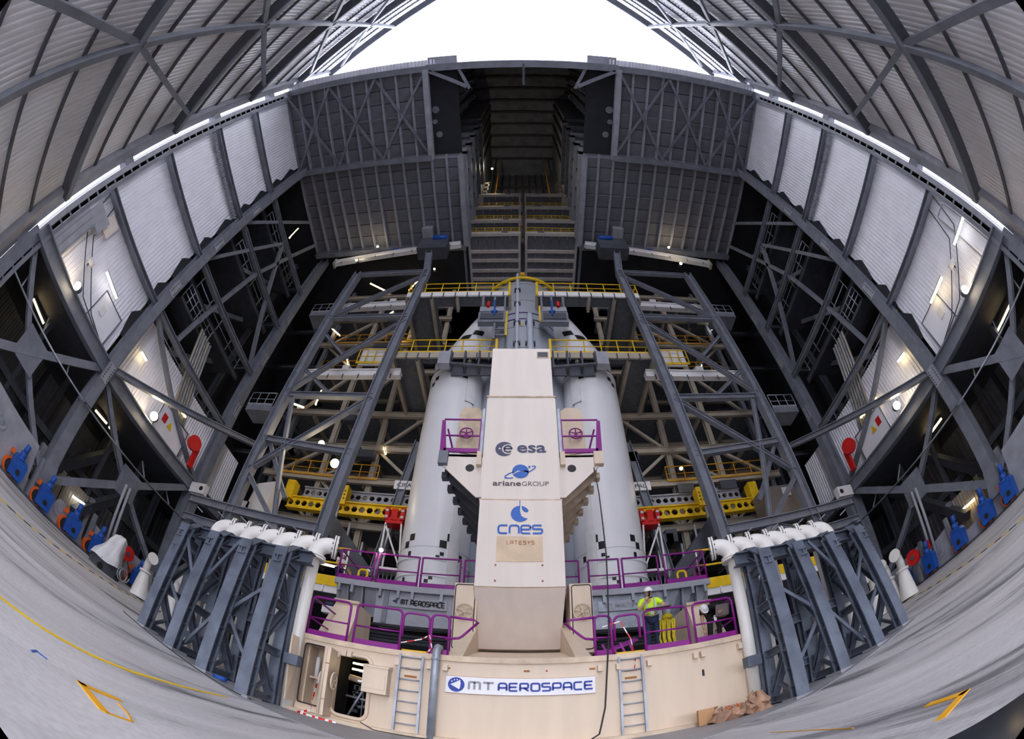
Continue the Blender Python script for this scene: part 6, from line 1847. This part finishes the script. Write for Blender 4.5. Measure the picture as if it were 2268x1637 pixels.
for x in (-.11, .1):
    ob('reflective_band', MB().tube([W((x, -.145, 1.02)), W((x, -.155, 1.2)), W((x, -.12, 1.42)), W((x, -.02, 1.5))], .02, 6), 'reflective', t)
ob('badge', MB().bx(2.93, 3.01, 9.97, 9.98, 3.02, 3.13), 'white', t)
ob('collar', MB().tube([W((.09 * math.cos(R(a)), .075 * math.sin(R(a)) - .01, 1.475)) for a in range(0, 360, 30)], .022, 6, closed=True), 'navy', t)
cbd = ob('clipboard', MB().hexa([(2.72, 9.55, 3.07), (3.32, 9.5, 3.09), (3.34, 9.85, 3.12), (2.76, 9.88, 3.10)], [(2.72, 9.55, 3.09), (3.32, 9.5, 3.11), (3.34, 9.85, 3.14), (2.76, 9.88, 3.12)]), 'laptop', None, 'dark clipboard lying on the purple rail before the worker in yellow', 'clipboard')
# bending worker with a laptop
J2 = dict(pel=(.3, .28, .9), wai=(.24, .2, 1.02), che=(.08, .02, 1.06), nec=(-.06, -.1, 1.0), hd=(-.13, -.18, .95), sl=(-.1, -.02, 1.0), el=(-.16, -.05, .70), wl=(-.14, -.08, .42), sr=(.2, -.1, 1.04), er=(.32, -.22, .82), wr=(.22, -.34, .75),
          hl=(.2, .26, .86), kl=(.1, .1, .5), al=(.1, .22, .1), hr=(.4, .28, .86), kr=(.36, .1, .5), ar=(.36, .22, .1), tl=(.06, .06, .04), tr=(.34, .06, .04))
t, W = person('worker in black bending down at the right end of the lower deck', (4.45, 10.25, 2.02), J2, 0, 'shirt_black', 'shirt_black', .6, [('wl', (0, -.15, -1), 1), ('wr', (-.2, -.5, .3), -1)], R(65))
ob('badge', MB().bx(4.53, 4.6, 10.0, 10.01, 2.62, 2.76), 'sign_ground', t)
lp = root('laptop', (4.72, 9.95, 2.72), 'grey laptop held open by the bending worker', 'laptop')
ob('screen', MB().hexa([(4.55, 9.92, 2.74), (4.92, 9.92, 2.74), (4.92, 9.94, 2.74), (4.55, 9.94, 2.74)], [(4.56, 9.84, 2.99), (4.93, 9.84, 2.99), (4.93, 9.86, 2.99), (4.56, 9.86, 2.99)]), 'laptop', lp)
ob('keyboard', MB().bx(4.55, 4.92, 9.93, 10.18, 2.71, 2.735), 'laptop', lp)
# worker in white on the left gallery
J3 = dict(J1); J3.update(el=(-.27, -.05, 1.15), wl=(-.06, -.24, 1.12), er=(.27, -.05, 1.15), wr=(.06, -.26, 1.16), hd=(0, -.05, 1.62))
person('worker in a white shirt and white helmet on the left yellow gallery', (-7.42, 16.35, 5.4), {k: (v[0] * .9, v[1] * .9, v[2] * .9) for k, v in J3.items()}, R(60), 'shirt_white', 'jeans', .6, [('wl', (.6, -.4, .1), 1), ('wr', (-.6, -.4, .1), -1)], R(10))
# crouching worker behind the upper deck rail
J4 = dict(pel=(0, .25, .36), wai=(0, .2, .48), che=(0, .05, .66), nec=(0, -.04, .78), hd=(0, -.1, .86), sl=(-.2, .03, .72), el=(-.26, -.14, .5), wl=(-.1, -.3, .4), sr=(.2, .03, .72), er=(.26, -.14, .5), wr=(.1, -.3, .4),
          hl=(-.1, .22, .34), kl=(-.16, -.18, .5), al=(-.14, .06, .1), hr=(.1, .22, .34), kr=(.16, -.18, .5), ar=(.14, .06, .1), tl=(-.15, -.12, .04), tr=(.15, -.12, .04))
person('worker in dark clothes with white helmet crouching on the upper deck', (-6.0, 15.9, 5.22), J4, R(20), 'shirt_black', 'shirt_black', .8, [('wl', (.3, -.6, -.2), 1), ('wr', (-.3, -.6, -.2), -1)], R(20))
